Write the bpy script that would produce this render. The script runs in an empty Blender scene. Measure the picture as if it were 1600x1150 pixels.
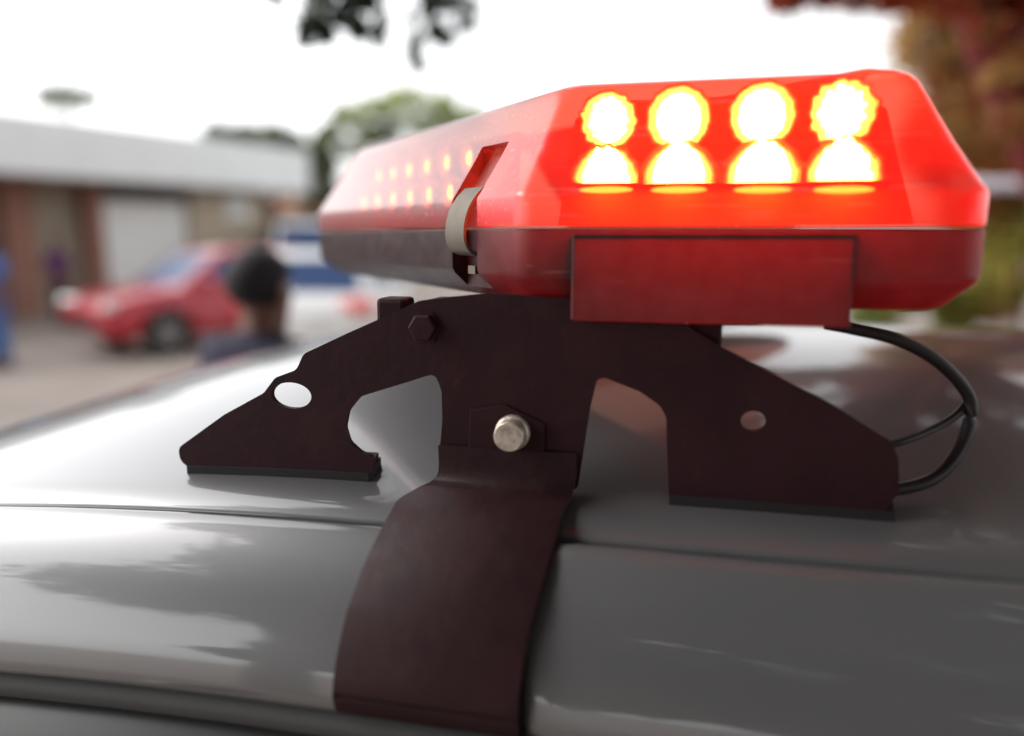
import bpy, bmesh, math, random
import numpy as np
from mathutils import Vector, Matrix, Quaternion
from mathutils.geometry import tessellate_polygon

S = bpy.context.scene
COL = S.collection
R = math.radians
rng = random.Random(7)
nrng = np.random.default_rng(11)
CAM_H = 1.65                       # eye height of the photographer above the ground

# ------------------------------------------------------------------ camera
cam_data = bpy.data.cameras.new('camera')
cam = bpy.data.objects.new('camera', cam_data)
COL.objects.link(cam)
cam.location = (0, 0, CAM_H)
PITCH = math.atan(210 / 1200)
cam.rotation_euler = (math.pi / 2 - PITCH, 0, 0)
cam_data.lens = 27
cam_data.sensor_width = 36
cam_data.clip_start = 0.01
cam_data.clip_end = 2000
cam_data.dof.use_dof = True
cam_data.dof.focus_distance = 0.57
cam_data.dof.aperture_fstop = 1.4
S.camera = cam

# ------------------------------------------------------------------ world, sun, exposure
SUN_EL, SUN_AZ = R(40), R(-78)
w = bpy.data.worlds.new('World')
S.world = w
w.use_nodes = True
nt = w.node_tree
bg = nt.nodes['Background']
sky = nt.nodes.new('ShaderNodeTexSky')
sky.sky_type = 'NISHITA'
sky.sun_disc = False
sky.sun_elevation = SUN_EL
sky.sun_rotation = SUN_AZ
sky.air_density = 1.0
sky.dust_density = 2.0
hs = nt.nodes.new('ShaderNodeHueSaturation')       # overcast: the blue is all but gone
hs.inputs['Saturation'].default_value = 0.06
hs.inputs['Value'].default_value = 1.25
nt.links.new(sky.outputs[0], hs.inputs['Color'])
tcw = nt.nodes.new('ShaderNodeTexCoord')            # thin high cloud: slow changes of tone
cl1 = nt.nodes.new('ShaderNodeTexNoise')
cl1.inputs['Scale'].default_value = 1.6; cl1.inputs['Detail'].default_value = 4
nt.links.new(tcw.outputs['Generated'], cl1.inputs['Vector'])
clr = nt.nodes.new('ShaderNodeMapRange')
clr.inputs['From Min'].default_value = .3; clr.inputs['From Max'].default_value = .7
clr.inputs['To Min'].default_value = .95; clr.inputs['To Max'].default_value = 1.05
nt.links.new(cl1.outputs['Fac'], clr.inputs['Value'])
cmx = nt.nodes.new('ShaderNodeVectorMath'); cmx.operation = 'SCALE'
nt.links.new(hs.outputs[0], cmx.inputs[0]); nt.links.new(clr.outputs[0], cmx.inputs['Scale'])
nt.links.new(cmx.outputs[0], bg.inputs[0])
bg.inputs[1].default_value = 0.15

sun_data = bpy.data.lights.new('sun', 'SUN')
sun = bpy.data.objects.new('sun', sun_data)
COL.objects.link(sun)
sun_data.energy = 0.5
sun_data.angle = R(20)
sun_data.color = (1, 0.97, 0.92)
sd = Vector((math.sin(SUN_AZ) * math.cos(SUN_EL), math.cos(SUN_AZ) * math.cos(SUN_EL), math.sin(SUN_EL)))
sun.rotation_euler = (-sd).to_track_quat('-Z', 'Y').to_euler()
sun.location = (0, 0, 30)

S.view_settings.view_transform = 'Standard'
S.view_settings.look = 'None'
S.view_settings.gamma = 1
S.view_settings.use_curve_mapping = False
S.view_settings.exposure = 0.85
S.render.engine = 'CYCLES'
S.cycles.use_denoising = True
S.cycles.max_bounces = 10
S.cycles.transparent_max_bounces = 24
S.cycles.sample_clamp_indirect = 6
S.cycles.caustics_reflective = False
S.cycles.caustics_refractive = False

# ------------------------------------------------------------------ materials
def newmat(name):
    m = bpy.data.materials.new(name)
    m.use_nodes = True
    return m, m.node_tree, m.node_tree.nodes['Principled BSDF']

def mat(name, col, rough=0.5, metal=0.0, noise=0.0, scale=20.0, col2=None, coat=0.0, bump=0.0, spec=0.5, coat_rough=0.03, bump_scale=None, coat_ior=1.5):
    m, t, p = newmat(name)
    p.inputs['Base Color'].default_value = (*col, 1)
    p.inputs['Roughness'].default_value = rough
    p.inputs['Metallic'].default_value = metal
    p.inputs['Specular IOR Level'].default_value = spec
    p.inputs['Coat Weight'].default_value = coat
    p.inputs['Coat Roughness'].default_value = coat_rough
    p.inputs['Coat IOR'].default_value = coat_ior
    if noise or col2 or bump:
        tc = t.nodes.new('ShaderNodeTexCoord')
        n = t.nodes.new('ShaderNodeTexNoise')
        n.inputs['Scale'].default_value = scale
        n.inputs['Detail'].default_value = 6
        n.inputs['Roughness'].default_value = 0.65
        t.links.new(tc.outputs['Object'], n.inputs['Vector'])
        if noise or col2:
            r = t.nodes.new('ShaderNodeValToRGB')
            c2 = col2 or tuple(c * (1 - noise) for c in col)
            r.color_ramp.elements[0].position = 0.35
            r.color_ramp.elements[1].position = 0.68
            r.color_ramp.elements[0].color = (*c2, 1)
            r.color_ramp.elements[1].color = (*[min(1, c * (1 + noise * 0.5)) for c in col], 1)
            t.links.new(n.outputs['Fac'], r.inputs['Fac'])
            t.links.new(r.outputs['Color'], p.inputs['Base Color'])
        if bump:
            n2 = n
            if bump_scale:
                n2 = t.nodes.new('ShaderNodeTexNoise')
                n2.inputs['Scale'].default_value = bump_scale
                n2.inputs['Detail'].default_value = 5
                t.links.new(tc.outputs['Object'], n2.inputs['Vector'])
            b = t.nodes.new('ShaderNodeBump')
            b.inputs['Strength'].default_value = bump
            b.inputs['Distance'].default_value = 0.004
            t.links.new(n2.outputs['Fac'], b.inputs['Height'])
            t.links.new(b.outputs['Normal'], p.inputs['Normal'])
    return m

def leafmat(name, col, trans=0.4):
    m, t, p = newmat(name)
    tc = t.nodes.new('ShaderNodeTexCoord')
    n = t.nodes.new('ShaderNodeTexNoise')
    n.inputs['Scale'].default_value = 1.7
    t.links.new(tc.outputs['Object'], n.inputs['Vector'])
    r = t.nodes.new('ShaderNodeValToRGB')
    r.color_ramp.elements[0].position = 0.3
    r.color_ramp.elements[1].position = 0.7
    r.color_ramp.elements[0].color = (*[c * 0.7 for c in col], 1)
    r.color_ramp.elements[1].color = (*[min(1, c * 1.35) for c in col], 1)
    t.links.new(n.outputs['Fac'], r.inputs['Fac'])
    tr = t.nodes.new('ShaderNodeBsdfTranslucent')
    mx = t.nodes.new('ShaderNodeMixShader')
    mx.inputs[0].default_value = trans
    t.links.new(r.outputs['Color'], p.inputs['Base Color'])
    t.links.new(r.outputs['Color'], tr.inputs['Color'])
    p.inputs['Roughness'].default_value = 0.55
    t.links.new(p.outputs[0], mx.inputs[1])
    t.links.new(tr.outputs[0], mx.inputs[2])
    t.links.new(mx.outputs[0], t.nodes['Material Output'].inputs[0])
    return m

def lens_material():
    m, t, p = newmat('red_lens_plastic')
    t.nodes.remove(p)
    out = t.nodes['Material Output']
    tc = t.nodes.new('ShaderNodeTexCoord')
    # fine scratches and scuffs from years of road dirt
    mp = t.nodes.new('ShaderNodeMapping')
    mp.inputs['Rotation'].default_value = (0.3, 0.5, 0.4)
    mp.inputs['Scale'].default_value = (18, 260, 240)
    t.links.new(tc.outputs['Object'], mp.inputs['Vector'])
    sc = t.nodes.new('ShaderNodeTexNoise')
    sc.inputs['Scale'].default_value = 1.0
    sc.inputs['Detail'].default_value = 4
    t.links.new(mp.outputs[0], sc.inputs['Vector'])
    bp = t.nodes.new('ShaderNodeBump')
    bp.inputs['Strength'].default_value = 0.12
    bp.inputs['Distance'].default_value = 0.001
    t.links.new(sc.outputs['Fac'], bp.inputs['Height'])
    sr = t.nodes.new('ShaderNodeValToRGB')
    sr.color_ramp.elements[0].position = 0.62
    sr.color_ramp.elements[1].position = 0.78
    sr.color_ramp.elements[0].color = (0.03, 0.03, 0.03, 1)
    sr.color_ramp.elements[1].color = (0.34, 0.34, 0.34, 1)
    t.links.new(sc.outputs['Fac'], sr.inputs['Fac'])
    tp = t.nodes.new('ShaderNodeBsdfTransparent')
    tp.inputs['Color'].default_value = (1, 0.55, 0.42, 1)
    tl = t.nodes.new('ShaderNodeBsdfTranslucent')
    tl.inputs['Color'].default_value = (0.30, 0.010, 0.003, 1)
    df = t.nodes.new('ShaderNodeBsdfDiffuse')
    df.inputs['Color'].default_value = (0.55, 0.004, 0.012, 1)
    haze = t.nodes.new('ShaderNodeBsdfDiffuse')       # scuffed skin of the plastic; its paleness also imitates sky sheen
    haze.inputs['Color'].default_value = (0.75, 0.62, 0.62, 1)
    gl = t.nodes.new('ShaderNodeBsdfGlossy')
    gl.inputs['Roughness'].default_value = 0.28
    gl.inputs['Color'].default_value = (1, 1, 1, 1)
    t.links.new(bp.outputs['Normal'], gl.inputs['Normal'])
    fr = t.nodes.new('ShaderNodeFresnel')
    fr.inputs['IOR'].default_value = 1.5
    t.links.new(bp.outputs['Normal'], fr.inputs['Normal'])
    m1 = t.nodes.new('ShaderNodeMixShader'); m1.inputs[0].default_value = 0.5
    t.links.new(tl.outputs[0], m1.inputs[1]); t.links.new(df.outputs[0], m1.inputs[2])
    m2 = t.nodes.new('ShaderNodeMixShader'); m2.inputs[0].default_value = 0.48
    t.links.new(tp.outputs[0], m2.inputs[1]); t.links.new(m1.outputs[0], m2.inputs[2])
    m2b = t.nodes.new('ShaderNodeMixShader')
    t.links.new(sr.outputs['Color'], m2b.inputs[0])
    t.links.new(m2.outputs[0], m2b.inputs[1]); t.links.new(haze.outputs[0], m2b.inputs[2])
    m3 = t.nodes.new('ShaderNodeMixShader')
    geo = t.nodes.new('ShaderNodeNewGeometry')         # gloss dropped on back faces, hiding inner lamp reflections
    sub = t.nodes.new('ShaderNodeMath'); sub.operation = 'SUBTRACT'; sub.inputs[0].default_value = 1
    t.links.new(geo.outputs['Backfacing'], sub.inputs[1])
    mul = t.nodes.new('ShaderNodeMath'); mul.operation = 'MULTIPLY'
    t.links.new(fr.outputs[0], mul.inputs[0]); t.links.new(sub.outputs[0], mul.inputs[1])
    t.links.new(mul.outputs[0], m3.inputs[0])
    t.links.new(m2b.outputs[0], m3.inputs[1]); t.links.new(gl.outputs[0], m3.inputs[2])
    t.links.new(m3.outputs[0], out.inputs[0])
    return m

def base_material():
    m, t, p = newmat('base_plastic_flare_glow')
    tc = t.nodes.new('ShaderNodeTexCoord')
    n = t.nodes.new('ShaderNodeTexNoise'); n.inputs['Scale'].default_value = 60; n.inputs['Detail'].default_value = 8
    t.links.new(tc.outputs['Object'], n.inputs['Vector'])
    r = t.nodes.new('ShaderNodeValToRGB')
    r.color_ramp.elements[0].position = 0.35; r.color_ramp.elements[1].position = 0.75
    r.color_ramp.elements[0].color = (0.018, 0.008, 0.010, 1)
    r.color_ramp.elements[1].color = (0.050, 0.024, 0.028, 1)
    t.links.new(n.outputs['Fac'], r.inputs['Fac'])
    mp = t.nodes.new('ShaderNodeMapping'); mp.inputs['Rotation'].default_value = (0.2, 0.9, 0.3); mp.inputs['Scale'].default_value = (14, 380, 420)
    t.links.new(tc.outputs['Object'], mp.inputs['Vector'])
    ns = t.nodes.new('ShaderNodeTexNoise'); ns.inputs['Scale'].default_value = 1.0; ns.inputs['Detail'].default_value = 3
    t.links.new(mp.outputs[0], ns.inputs['Vector'])
    rs = t.nodes.new('ShaderNodeValToRGB'); rs.color_ramp.elements[0].position = .70; rs.color_ramp.elements[1].position = .78
    rs.color_ramp.elements[0].color = (0, 0, 0, 1); rs.color_ramp.elements[1].color = (.6, .6, .6, 1)
    t.links.new(ns.outputs['Fac'], rs.inputs['Fac'])
    mc = t.nodes.new('ShaderNodeMix'); mc.data_type = 'RGBA'
    t.links.new(rs.outputs['Color'], mc.inputs[0]); t.links.new(r.outputs['Color'], mc.inputs[6]); mc.inputs[7].default_value = (.24, .17, .17, 1)
    t.links.new(mc.outputs[2], p.inputs['Base Color'])
    rr = t.nodes.new('ShaderNodeMapRange')
    rr.inputs['To Min'].default_value = 0.32; rr.inputs['To Max'].default_value = 0.62
    t.links.new(n.outputs['Fac'], rr.inputs['Value'])
    t.links.new(rr.outputs[0], p.inputs['Roughness'])
    b = t.nodes.new('ShaderNodeBump'); b.inputs['Strength'].default_value = 0.12; b.inputs['Distance'].default_value = 0.001
    t.links.new(n.outputs['Fac'], b.inputs['Height']); t.links.new(b.outputs['Normal'], p.inputs['Normal'])
    tl = t.nodes.new('ShaderNodeBsdfTranslucent')  # red glow-through added to imitate lens flare on the base
    tl.inputs['Color'].default_value = (0.50, 0.005, 0.010, 1)
    mx = t.nodes.new('ShaderNodeMixShader'); mx.inputs[0].default_value = 0.034
    t.links.new(p.outputs[0], mx.inputs[1]); t.links.new(tl.outputs[0], mx.inputs[2])
    t.links.new(mx.outputs[0], t.nodes['Material Output'].inputs[0])
    return m

def steel_material(name, col, rust):
    m, t, p = newmat(name)
    tc = t.nodes.new('ShaderNodeTexCoord')
    def noise(sc, d=8, rgh=.6):
        n = t.nodes.new('ShaderNodeTexNoise'); n.inputs['Scale'].default_value = sc; n.inputs['Detail'].default_value = d; n.inputs['Roughness'].default_value = rgh
        t.links.new(tc.outputs['Object'], n.inputs['Vector']); return n
    def ramp(n, a, b, c0, c1):
        r = t.nodes.new('ShaderNodeValToRGB'); r.color_ramp.elements[0].position = a; r.color_ramp.elements[1].position = b
        r.color_ramp.elements[0].color = (*c0, 1); r.color_ramp.elements[1].color = (*c1, 1)
        t.links.new(n.outputs['Fac'], r.inputs['Fac']); return r
    base = ramp(noise(22), .35, .7, col, tuple(c * 1.7 for c in col))
    fr = ramp(noise(48, 10, .72), .60, .70, (0, 0, 0), (.55, .55, .55))
    sp = ramp(noise(330, 2), .70, .75, (0, 0, 0), (.8, .8, .8))
    m1 = t.nodes.new('ShaderNodeMix'); m1.data_type = 'RGBA'
    t.links.new(fr.outputs['Color'], m1.inputs[0]); t.links.new(base.outputs['Color'], m1.inputs[6]); m1.inputs[7].default_value = (*[c * .6 for c in rust], 1)
    m2 = t.nodes.new('ShaderNodeMix'); m2.data_type = 'RGBA'
    t.links.new(sp.outputs['Color'], m2.inputs[0]); t.links.new(m1.outputs[2], m2.inputs[6]); m2.inputs[7].default_value = (*rust, 1)
    t.links.new(m2.outputs[2], p.inputs['Base Color'])
    rr = t.nodes.new('ShaderNodeMapRange'); rr.inputs['To Min'].default_value = .42; rr.inputs['To Max'].default_value = .75
    n2 = noise(90); t.links.new(n2.outputs['Fac'], rr.inputs['Value']); t.links.new(rr.outputs[0], p.inputs['Roughness'])
    b = t.nodes.new('ShaderNodeBump'); b.inputs['Strength'].default_value = .35; b.inputs['Distance'].default_value = .0015
    t.links.new(n2.outputs['Fac'], b.inputs['Height']); t.links.new(b.outputs['Normal'], p.inputs['Normal'])
    p.inputs['Specular IOR Level'].default_value = .25
    return m

def silver_material():
    m, t, p = newmat('silver_paint')
    tc = t.nodes.new('ShaderNodeTexCoord')
    def noise(sc, d=6, rgh=.6):
        n = t.nodes.new('ShaderNodeTexNoise'); n.inputs['Scale'].default_value = sc; n.inputs['Detail'].default_value = d; n.inputs['Roughness'].default_value = rgh
        t.links.new(tc.outputs['Object'], n.inputs['Vector']); return n
    def rng_(n, a, b, c, d):
        r = t.nodes.new('ShaderNodeMapRange')
        for k, v in zip(('From Min', 'From Max', 'To Min', 'To Max'), (a, b, c, d)): r.inputs[k].default_value = v
        t.links.new(n.outputs['Fac'], r.inputs['Value']); return r
    n1, n2, n3 = noise(3.5), noise(70, 9, .7), noise(900, 2)
    film = rng_(n1, .35, .75, .02, .16)            # thin film of road dust, thicker in patches
    spots = rng_(n2, .62, .72, 0, .22)             # dried water spots
    grit = rng_(n3, .72, .76, 0, .5)               # single grains
    a1 = t.nodes.new('ShaderNodeMath'); a1.operation = 'ADD'; a2 = t.nodes.new('ShaderNodeMath'); a2.operation = 'ADD'; a2.use_clamp = True
    t.links.new(film.outputs[0], a1.inputs[0]); t.links.new(spots.outputs[0], a1.inputs[1])
    t.links.new(a1.outputs[0], a2.inputs[0]); t.links.new(grit.outputs[0], a2.inputs[1])
    mc = t.nodes.new('ShaderNodeMix'); mc.data_type = 'RGBA'
    mc.inputs[6].default_value = (.20, .20, .208, 1); mc.inputs[7].default_value = (.33, .30, .27, 1)
    t.links.new(a2.outputs[0], mc.inputs[0]); t.links.new(mc.outputs[2], p.inputs['Base Color'])
    inv = t.nodes.new('ShaderNodeMapRange'); inv.inputs['To Min'].default_value = 1.0; inv.inputs['To Max'].default_value = .35
    t.links.new(a2.outputs[0], inv.inputs['Value']); t.links.new(inv.outputs[0], p.inputs['Coat Weight'])
    cr = rng_(n2, .3, .75, .015, .10); t.links.new(cr.outputs[0], p.inputs['Coat Roughness'])
    p.inputs['Coat IOR'].default_value = 1.9
    p.inputs['Metallic'].default_value = .5; p.inputs['Roughness'].default_value = .42
    return m

def emit(name, col, strength):
    m, t, p = newmat(name)
    e = t.nodes.new('ShaderNodeEmission')
    e.inputs[0].default_value = (*col, 1)
    e.inputs[1].default_value = strength
    t.links.new(e.outputs[0], t.nodes['Material Output'].inputs[0])
    return m

M = dict(
    lens=lens_material(), base=base_material(),
    led=emit('led_light', (1, 0.17, 0.044), 105),
    led_dim=emit('led_side_and_crease', (1, 0.24, 0.03), 7),  # side lamps, and the glowing stand-in for the crease reflection
    bowl=mat('led_reflector', (0.80, 0.55, 0.34), 0.4, 0.0),
    board=mat('led_board', (0.70, 0.15, 0.03), 0.6),
    clip=mat('latch_steel', (0.19, 0.155, 0.12), 0.6, 0.3, noise=0.14, scale=60, bump=0.05),
    steel=steel_material('black_steel_flare_tint', (0.029, 0.0075, 0.011), (0.14, 0.045, 0.02)),  # red flare veil mixed into the black of the steel
    strap=steel_material('strap_paint_flare_tint', (0.026, 0.0078, 0.0098), (0.10, 0.03, 0.018)),  # same red flare veil mixed into the strap colour
    bolt=mat('bolt_zinc', (0.80, 0.68, 0.58), 0.40, 0.55, noise=0.3, scale=150, bump=0.25),
    seal=mat('dusty_seal', (0.10, 0.10, 0.10), 0.8),
    red_board=mat('red_board', (0.60, 0.05, 0.04), 0.6),
    rubber=mat('rubber', (0.018, 0.015, 0.016), 0.7),
    cable=mat('cable_sheath', (0.02, 0.012, 0.014), 0.5),
    silver=silver_material(),
    trim=mat('black_trim', (0.02, 0.02, 0.022), 0.35),
    glass=mat('tinted_glass', (0.03, 0.035, 0.04), 0.04, 0.0, coat=0.5, spec=0.8),
    dull_glass=mat('dull_side_glass', (0.05, 0.05, 0.052), 0.35, spec=0.3),  # dulled so the pane mirrors less bright sky
    bluglass=mat('blue_tinted_glass', (0.02, 0.055, 0.16), 0.25, spec=0.4),
    red=mat('red_car_paint', (0.50, 0.012, 0.03), 0.3, 0.0, coat=1.0),
    white=mat('white_car_paint', (0.80, 0.80, 0.79), 0.3, 0.0, coat=1.0),
    tyre=mat('tyre_rubber', (0.02, 0.02, 0.02), 0.8),
    rim=mat('alloy_rim', (0.55, 0.55, 0.56), 0.3, 0.8),
    lamp=mat('headlamp_glass', (0.75, 0.75, 0.75), 0.1, 0.2, coat=1),
    tail=mat('tail_lamp_glass', (0.75, 0.03, 0.02), 0.2, coat=1),
    ground=mat('dusty_paving', (0.32, 0.27, 0.24), 0.9, noise=0.25, scale=0.6),
    forecourt=mat('concrete_forecourt', (0.38, 0.32, 0.29), 0.9, noise=0.2, scale=1.5),
    fascia=mat('white_fascia_paint', (0.84, 0.88, 0.89), 0.5, noise=0.05, scale=1),
    wall=mat('beige_render', (0.60, 0.52, 0.40), 0.85, noise=0.12, scale=1.5),
    brown=mat('brown_brick_paint', (0.30, 0.15, 0.11), 0.85, noise=0.2, scale=8),
    tan=mat('tan_plaster', (0.36, 0.31, 0.24), 0.85, noise=0.15, scale=2),
    shutter=mat('white_shutter_paint', (0.88, 0.90, 0.89), 0.5),
    soffit=mat('soffit_board', (0.30, 0.26, 0.22), 0.8),
    dark=mat('dark_opening', (0.05, 0.04, 0.04), 0.8),
    terracotta=mat('terracotta_roof', (0.50, 0.27, 0.18), 0.85, noise=0.25, scale=3),
    grey_wall=mat('grey_render', (0.52, 0.50, 0.49), 0.85, noise=0.1, scale=2),
    bark=mat('bark', (0.10, 0.065, 0.05), 0.9, noise=0.4, scale=14, bump=0.8),
    flare_bark=mat('flare_red_bark', (0.16, 0.014, 0.010), 0.85, noise=0.4, scale=9, bump=0.8),  # lens-flare red mixed into the bark colour
    leaf_dark=leafmat('leaf_dark_green', (0.045, 0.075, 0.035)),
    leaf_mid=leafmat('leaf_mid_green', (0.10, 0.14, 0.06)),
    leaf_pale=leafmat('leaf_olive', (0.38, 0.44, 0.13), .5),
    leaf_far=leafmat('leaf_hazy_green', (0.17, 0.21, 0.13), .5),  # distance haze mixed into the leaf green
    leaf_grey=leafmat('leaf_grey_green', (0.09, 0.115, 0.10)),
    leaf_yellow=leafmat('leaf_yellow_green', (0.34, 0.31, 0.06), .5),
    leaf_flare_rust=leafmat('leaf_flare_rust', (0.46, 0.20, 0.065), .5),  # red lens-flare veil put into this leaf colour
    leaf_flare_red=leafmat('leaf_flare_red', (0.42, 0.055, 0.022), .5),  # leaf colour pushed red to imitate lens flare
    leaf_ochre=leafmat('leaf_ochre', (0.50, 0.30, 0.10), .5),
    skin=mat('brown_skin', (0.17, 0.065, 0.04), 0.5, noise=0.1, scale=12),
    hair=mat('black_hair', (0.014, 0.009, 0.013), 0.75, bump=0.6, scale=160),
    navy=mat('navy_cloth', (0.022, 0.018, 0.045), 0.85, noise=0.15, scale=10),
    blue=mat('blue_cloth', (0.07, 0.16, 0.42), 0.85, noise=0.1, scale=10),
    purple=mat('purple_cloth', (0.10, 0.03, 0.12), 0.85, noise=0.1, scale=10),
    trousers=mat('dark_trousers', (0.03, 0.03, 0.04), 0.85),
    rail=mat('pale_rail_paint', (0.62, 0.58, 0.66), 0.5),
)

# ------------------------------------------------------------------ helpers
def link(o, parent=None):
    COL.objects.link(o)
    if parent is not None:
        o.parent = parent
    return o

def mesh_obj(name, verts, faces, m, parent=None, smooth=False, mats=None, midx=None):
    me = bpy.data.meshes.new(name)
    me.from_pydata([tuple(v) for v in verts], [], faces)
    me.update()
    for x in (mats or [m]):
        me.materials.append(x)
    if midx is not None:
        me.polygons.foreach_set('material_index', midx)
    if smooth:
        me.polygons.foreach_set('use_smooth', [True] * len(me.polygons))
    return link(bpy.data.objects.new(name, me), parent)

def bm_obj(name, bm, m, parent=None, smooth=False):
    bmesh.ops.recalc_face_normals(bm, faces=bm.faces)
    me = bpy.data.meshes.new(name)
    bm.to_mesh(me); bm.free()
    me.materials.append(m)
    if smooth:
        me.polygons.foreach_set('use_smooth', [True] * len(me.polygons))
    return link(bpy.data.objects.new(name, me), parent)

def thing(name, label, cat, loc=(0, 0, 0), rz=0.0, group=None):
    o = bpy.data.objects.new(name, None)
    o.empty_display_size = 0.1
    COL.objects.link(o)
    o.location = loc
    o.rotation_euler = (0, 0, rz)
    return tag(o, label, cat, group)

def tag(o, label, cat, group=None):
    o['label'] = label; o['category'] = cat
    if group:
        o['group'] = group
    return o

def structure(o, label=None, cat=None):
    o['kind'] = 'structure'
    if label: o['label'] = label
    if cat: o['category'] = cat
    return o

def box_bm(x0, x1, y0, y1, z0, z1, bevel=0.0, seg=2, bm=None):
    b = bm or bmesh.new()
    r = bmesh.ops.create_cube(b, size=1)
    vs = r['verts']
    for v in vs:
        v.co = Vector(((x0 + x1) / 2 + v.co.x * (x1 - x0), (y0 + y1) / 2 + v.co.y * (y1 - y0), (z0 + z1) / 2 + v.co.z * (z1 - z0)))
    if bevel:
        es = list({e for v in vs for e in v.link_edges})
        bmesh.ops.bevel(b, geom=es, offset=bevel, segments=seg, affect='EDGES', profile=0.5)
    return b

def box(name, x0, x1, y0, y1, z0, z1, m, parent=None, bevel=0.0):
    return bm_obj(name, box_bm(x0, x1, y0, y1, z0, z1, bevel), m, parent)

def prism(name, poly, thick_vec, m, parent=None, bevel=0.0, holes=None):
    """extrude a closed 3D polygon along a vector"""
    bm = bmesh.new()
    vs = [bm.verts.new(p) for p in poly]
    f = bm.faces.new(vs)
    r = bmesh.ops.extrude_face_region(bm, geom=[f])
    for e in r['geom']:
        if isinstance(e, bmesh.types.BMVert):
            e.co += Vector(thick_vec)
    o = bm_obj(name, bm, m, parent)
    if bevel:
        md = o.modifiers.new('bevel', 'BEVEL'); md.width = bevel; md.segments = 2; md.limit_method = 'ANGLE'; md.angle_limit = R(40)
    return o

def rings_mesh(name, rings, m, parent=None, cap=(True, True), smooth=True):
    """skin a list of equal-length closed rings of 3D points"""
    n = len(rings[0]); verts = [p for r in rings for p in r]; faces = []
    for i in range(len(rings) - 1):
        for j in range(n):
            k = (j + 1) % n
            faces.append((i * n + j, i * n + k, (i + 1) * n + k, (i + 1) * n + j))
    if cap[0]: faces.append(tuple(range(n))[::-1])
    if cap[1]: faces.append(tuple((len(rings) - 1) * n + j for j in range(n)))
    o = mesh_obj(name, verts, faces, m, parent, smooth)
    bm = bmesh.new(); bm.from_mesh(o.data)
    bmesh.ops.recalc_face_normals(bm, faces=bm.faces)
    bm.to_mesh(o.data); bm.free()
    return o

def catmull(pts, n):
    pts = [Vector(p) for p in pts]
    P = [pts[0] * 2 - pts[1]] + pts + [pts[-1] * 2 - pts[-2]]
    out = []
    for i in range(1, len(P) - 2):
        for k in range(n):
            t = k / n
            a, b, c, d = P[i - 1], P[i], P[i + 1], P[i + 2]
            out.append(0.5 * ((2 * b) + (c - a) * t + (2 * a - 5 * b + 4 * c - d) * t * t + (3 * b - a - 3 * c + d) * t ** 3))
    out.append(pts[-1])
    return out

def tube_rings(path, radii, seg=10):
    path = [Vector(p) for p in path]; rings = []
    up = Vector((0.13, 0.21, 0.97)).normalized()
    for i, p in enumerate(path):
        t = (path[min(i + 1, len(path) - 1)] - path[max(i - 1, 0)]).normalized()
        a = t.cross(up)
        if a.length < 1e-4: a = t.orthogonal()
        a.normalize(); b = t.cross(a).normalized()
        r = radii[i] if isinstance(radii, (list, tuple)) else radii
        rings.append([p + a * (math.cos(2 * math.pi * k / seg) * r) + b * (math.sin(2 * math.pi * k / seg) * r) for k in range(seg)])
    return rings

def tube(name, path, radii, m, parent=None, seg=10):
    return rings_mesh(name, tube_rings(path, radii, seg), m, parent)

def lathe(name, prof, m, parent=None, seg=28, axis=Vector((0, -1, 0)), origin=Vector((0, 0, 0)), squash=(1, 1), floor=None, jit=0.0):
    """revolve (radius, height) about axis; heights go along the axis"""
    axis = axis.normalized()
    e1 = Vector((1, 0, 0)) if abs(axis.x) < 0.9 else Vector((0, 1, 0))
    e1 = (e1 - axis * e1.dot(axis)).normalized(); e2 = axis.cross(e1).normalized()
    if e2.z < 0: e2 = -e2
    rings = []
    jr = [1 + jit * (math.sin(k * 1.7 + origin[0] * 900) * .6 + rng.uniform(-.7, .7)) for k in range(seg)] if jit else [1.0] * seg
    for r, h in prof:
        ring = []
        for k in range(seg):
            a = 2 * math.pi * k / seg
            y = math.sin(a) * r * squash[1] * jr[k]
            if floor is not None: y = max(y, floor)
            ring.append(Vector(origin) + axis * h + e1 * (math.cos(a) * r * squash[0] * jr[k]) + e2 * y)
        rings.append(ring)
    return rings_mesh(name, rings, m, parent, cap=(True, True), smooth=True)

def apply_bool(o, cutters):
    for c in cutters:
        md = o.modifiers.new('cut', 'BOOLEAN'); md.operation = 'DIFFERENCE'; md.solver = 'EXACT'; md.object = c
    for solver in ('EXACT', 'FAST', None):           # never keep a failed cut
        if solver is None: o.modifiers.clear()
        for md in o.modifiers: md.solver = solver
        dg = bpy.context.evaluated_depsgraph_get(); dg.update()
        me = bpy.data.meshes.new_from_object(o.evaluated_get(dg))
        if len(me.polygons) > .6 * len(o.data.polygons): break
    o.modifiers.clear()
    old = o.data; o.data = me; me.name = o.name
    bpy.data.meshes.remove(old)
    for c in cutters:
        d = c.data; bpy.data.objects.remove(c); bpy.data.meshes.remove(d)
    return o

def bake_mods(o):
    dg = bpy.context.evaluated_depsgraph_get(); dg.update()
    me = bpy.data.meshes.new_from_object(o.evaluated_get(dg))
    o.modifiers.clear(); old = o.data; o.data = me; me.name = o.name
    bpy.data.meshes.remove(old)
    return o

def sharp_smooth(o, ang=35):
    me = o.data
    me.polygons.foreach_set('use_smooth', [True] * len(me.polygons))
    try:
        me.set_sharp_from_angle(angle=R(ang))
    except Exception:
        pass

def at(px, py, Y):
    """world point that lies at depth Y (metres north of the lens) in the direction of photo pixel px, py"""
    x = (px - 800) / 1200; y = -(py - 575) / 1200
    d = (x, math.cos(PITCH) + y * math.sin(PITCH), -math.sin(PITCH) + y * math.cos(PITCH))
    t = Y / d[1]
    return Vector((d[0] * t, Y, CAM_H + d[2] * t))

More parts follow.
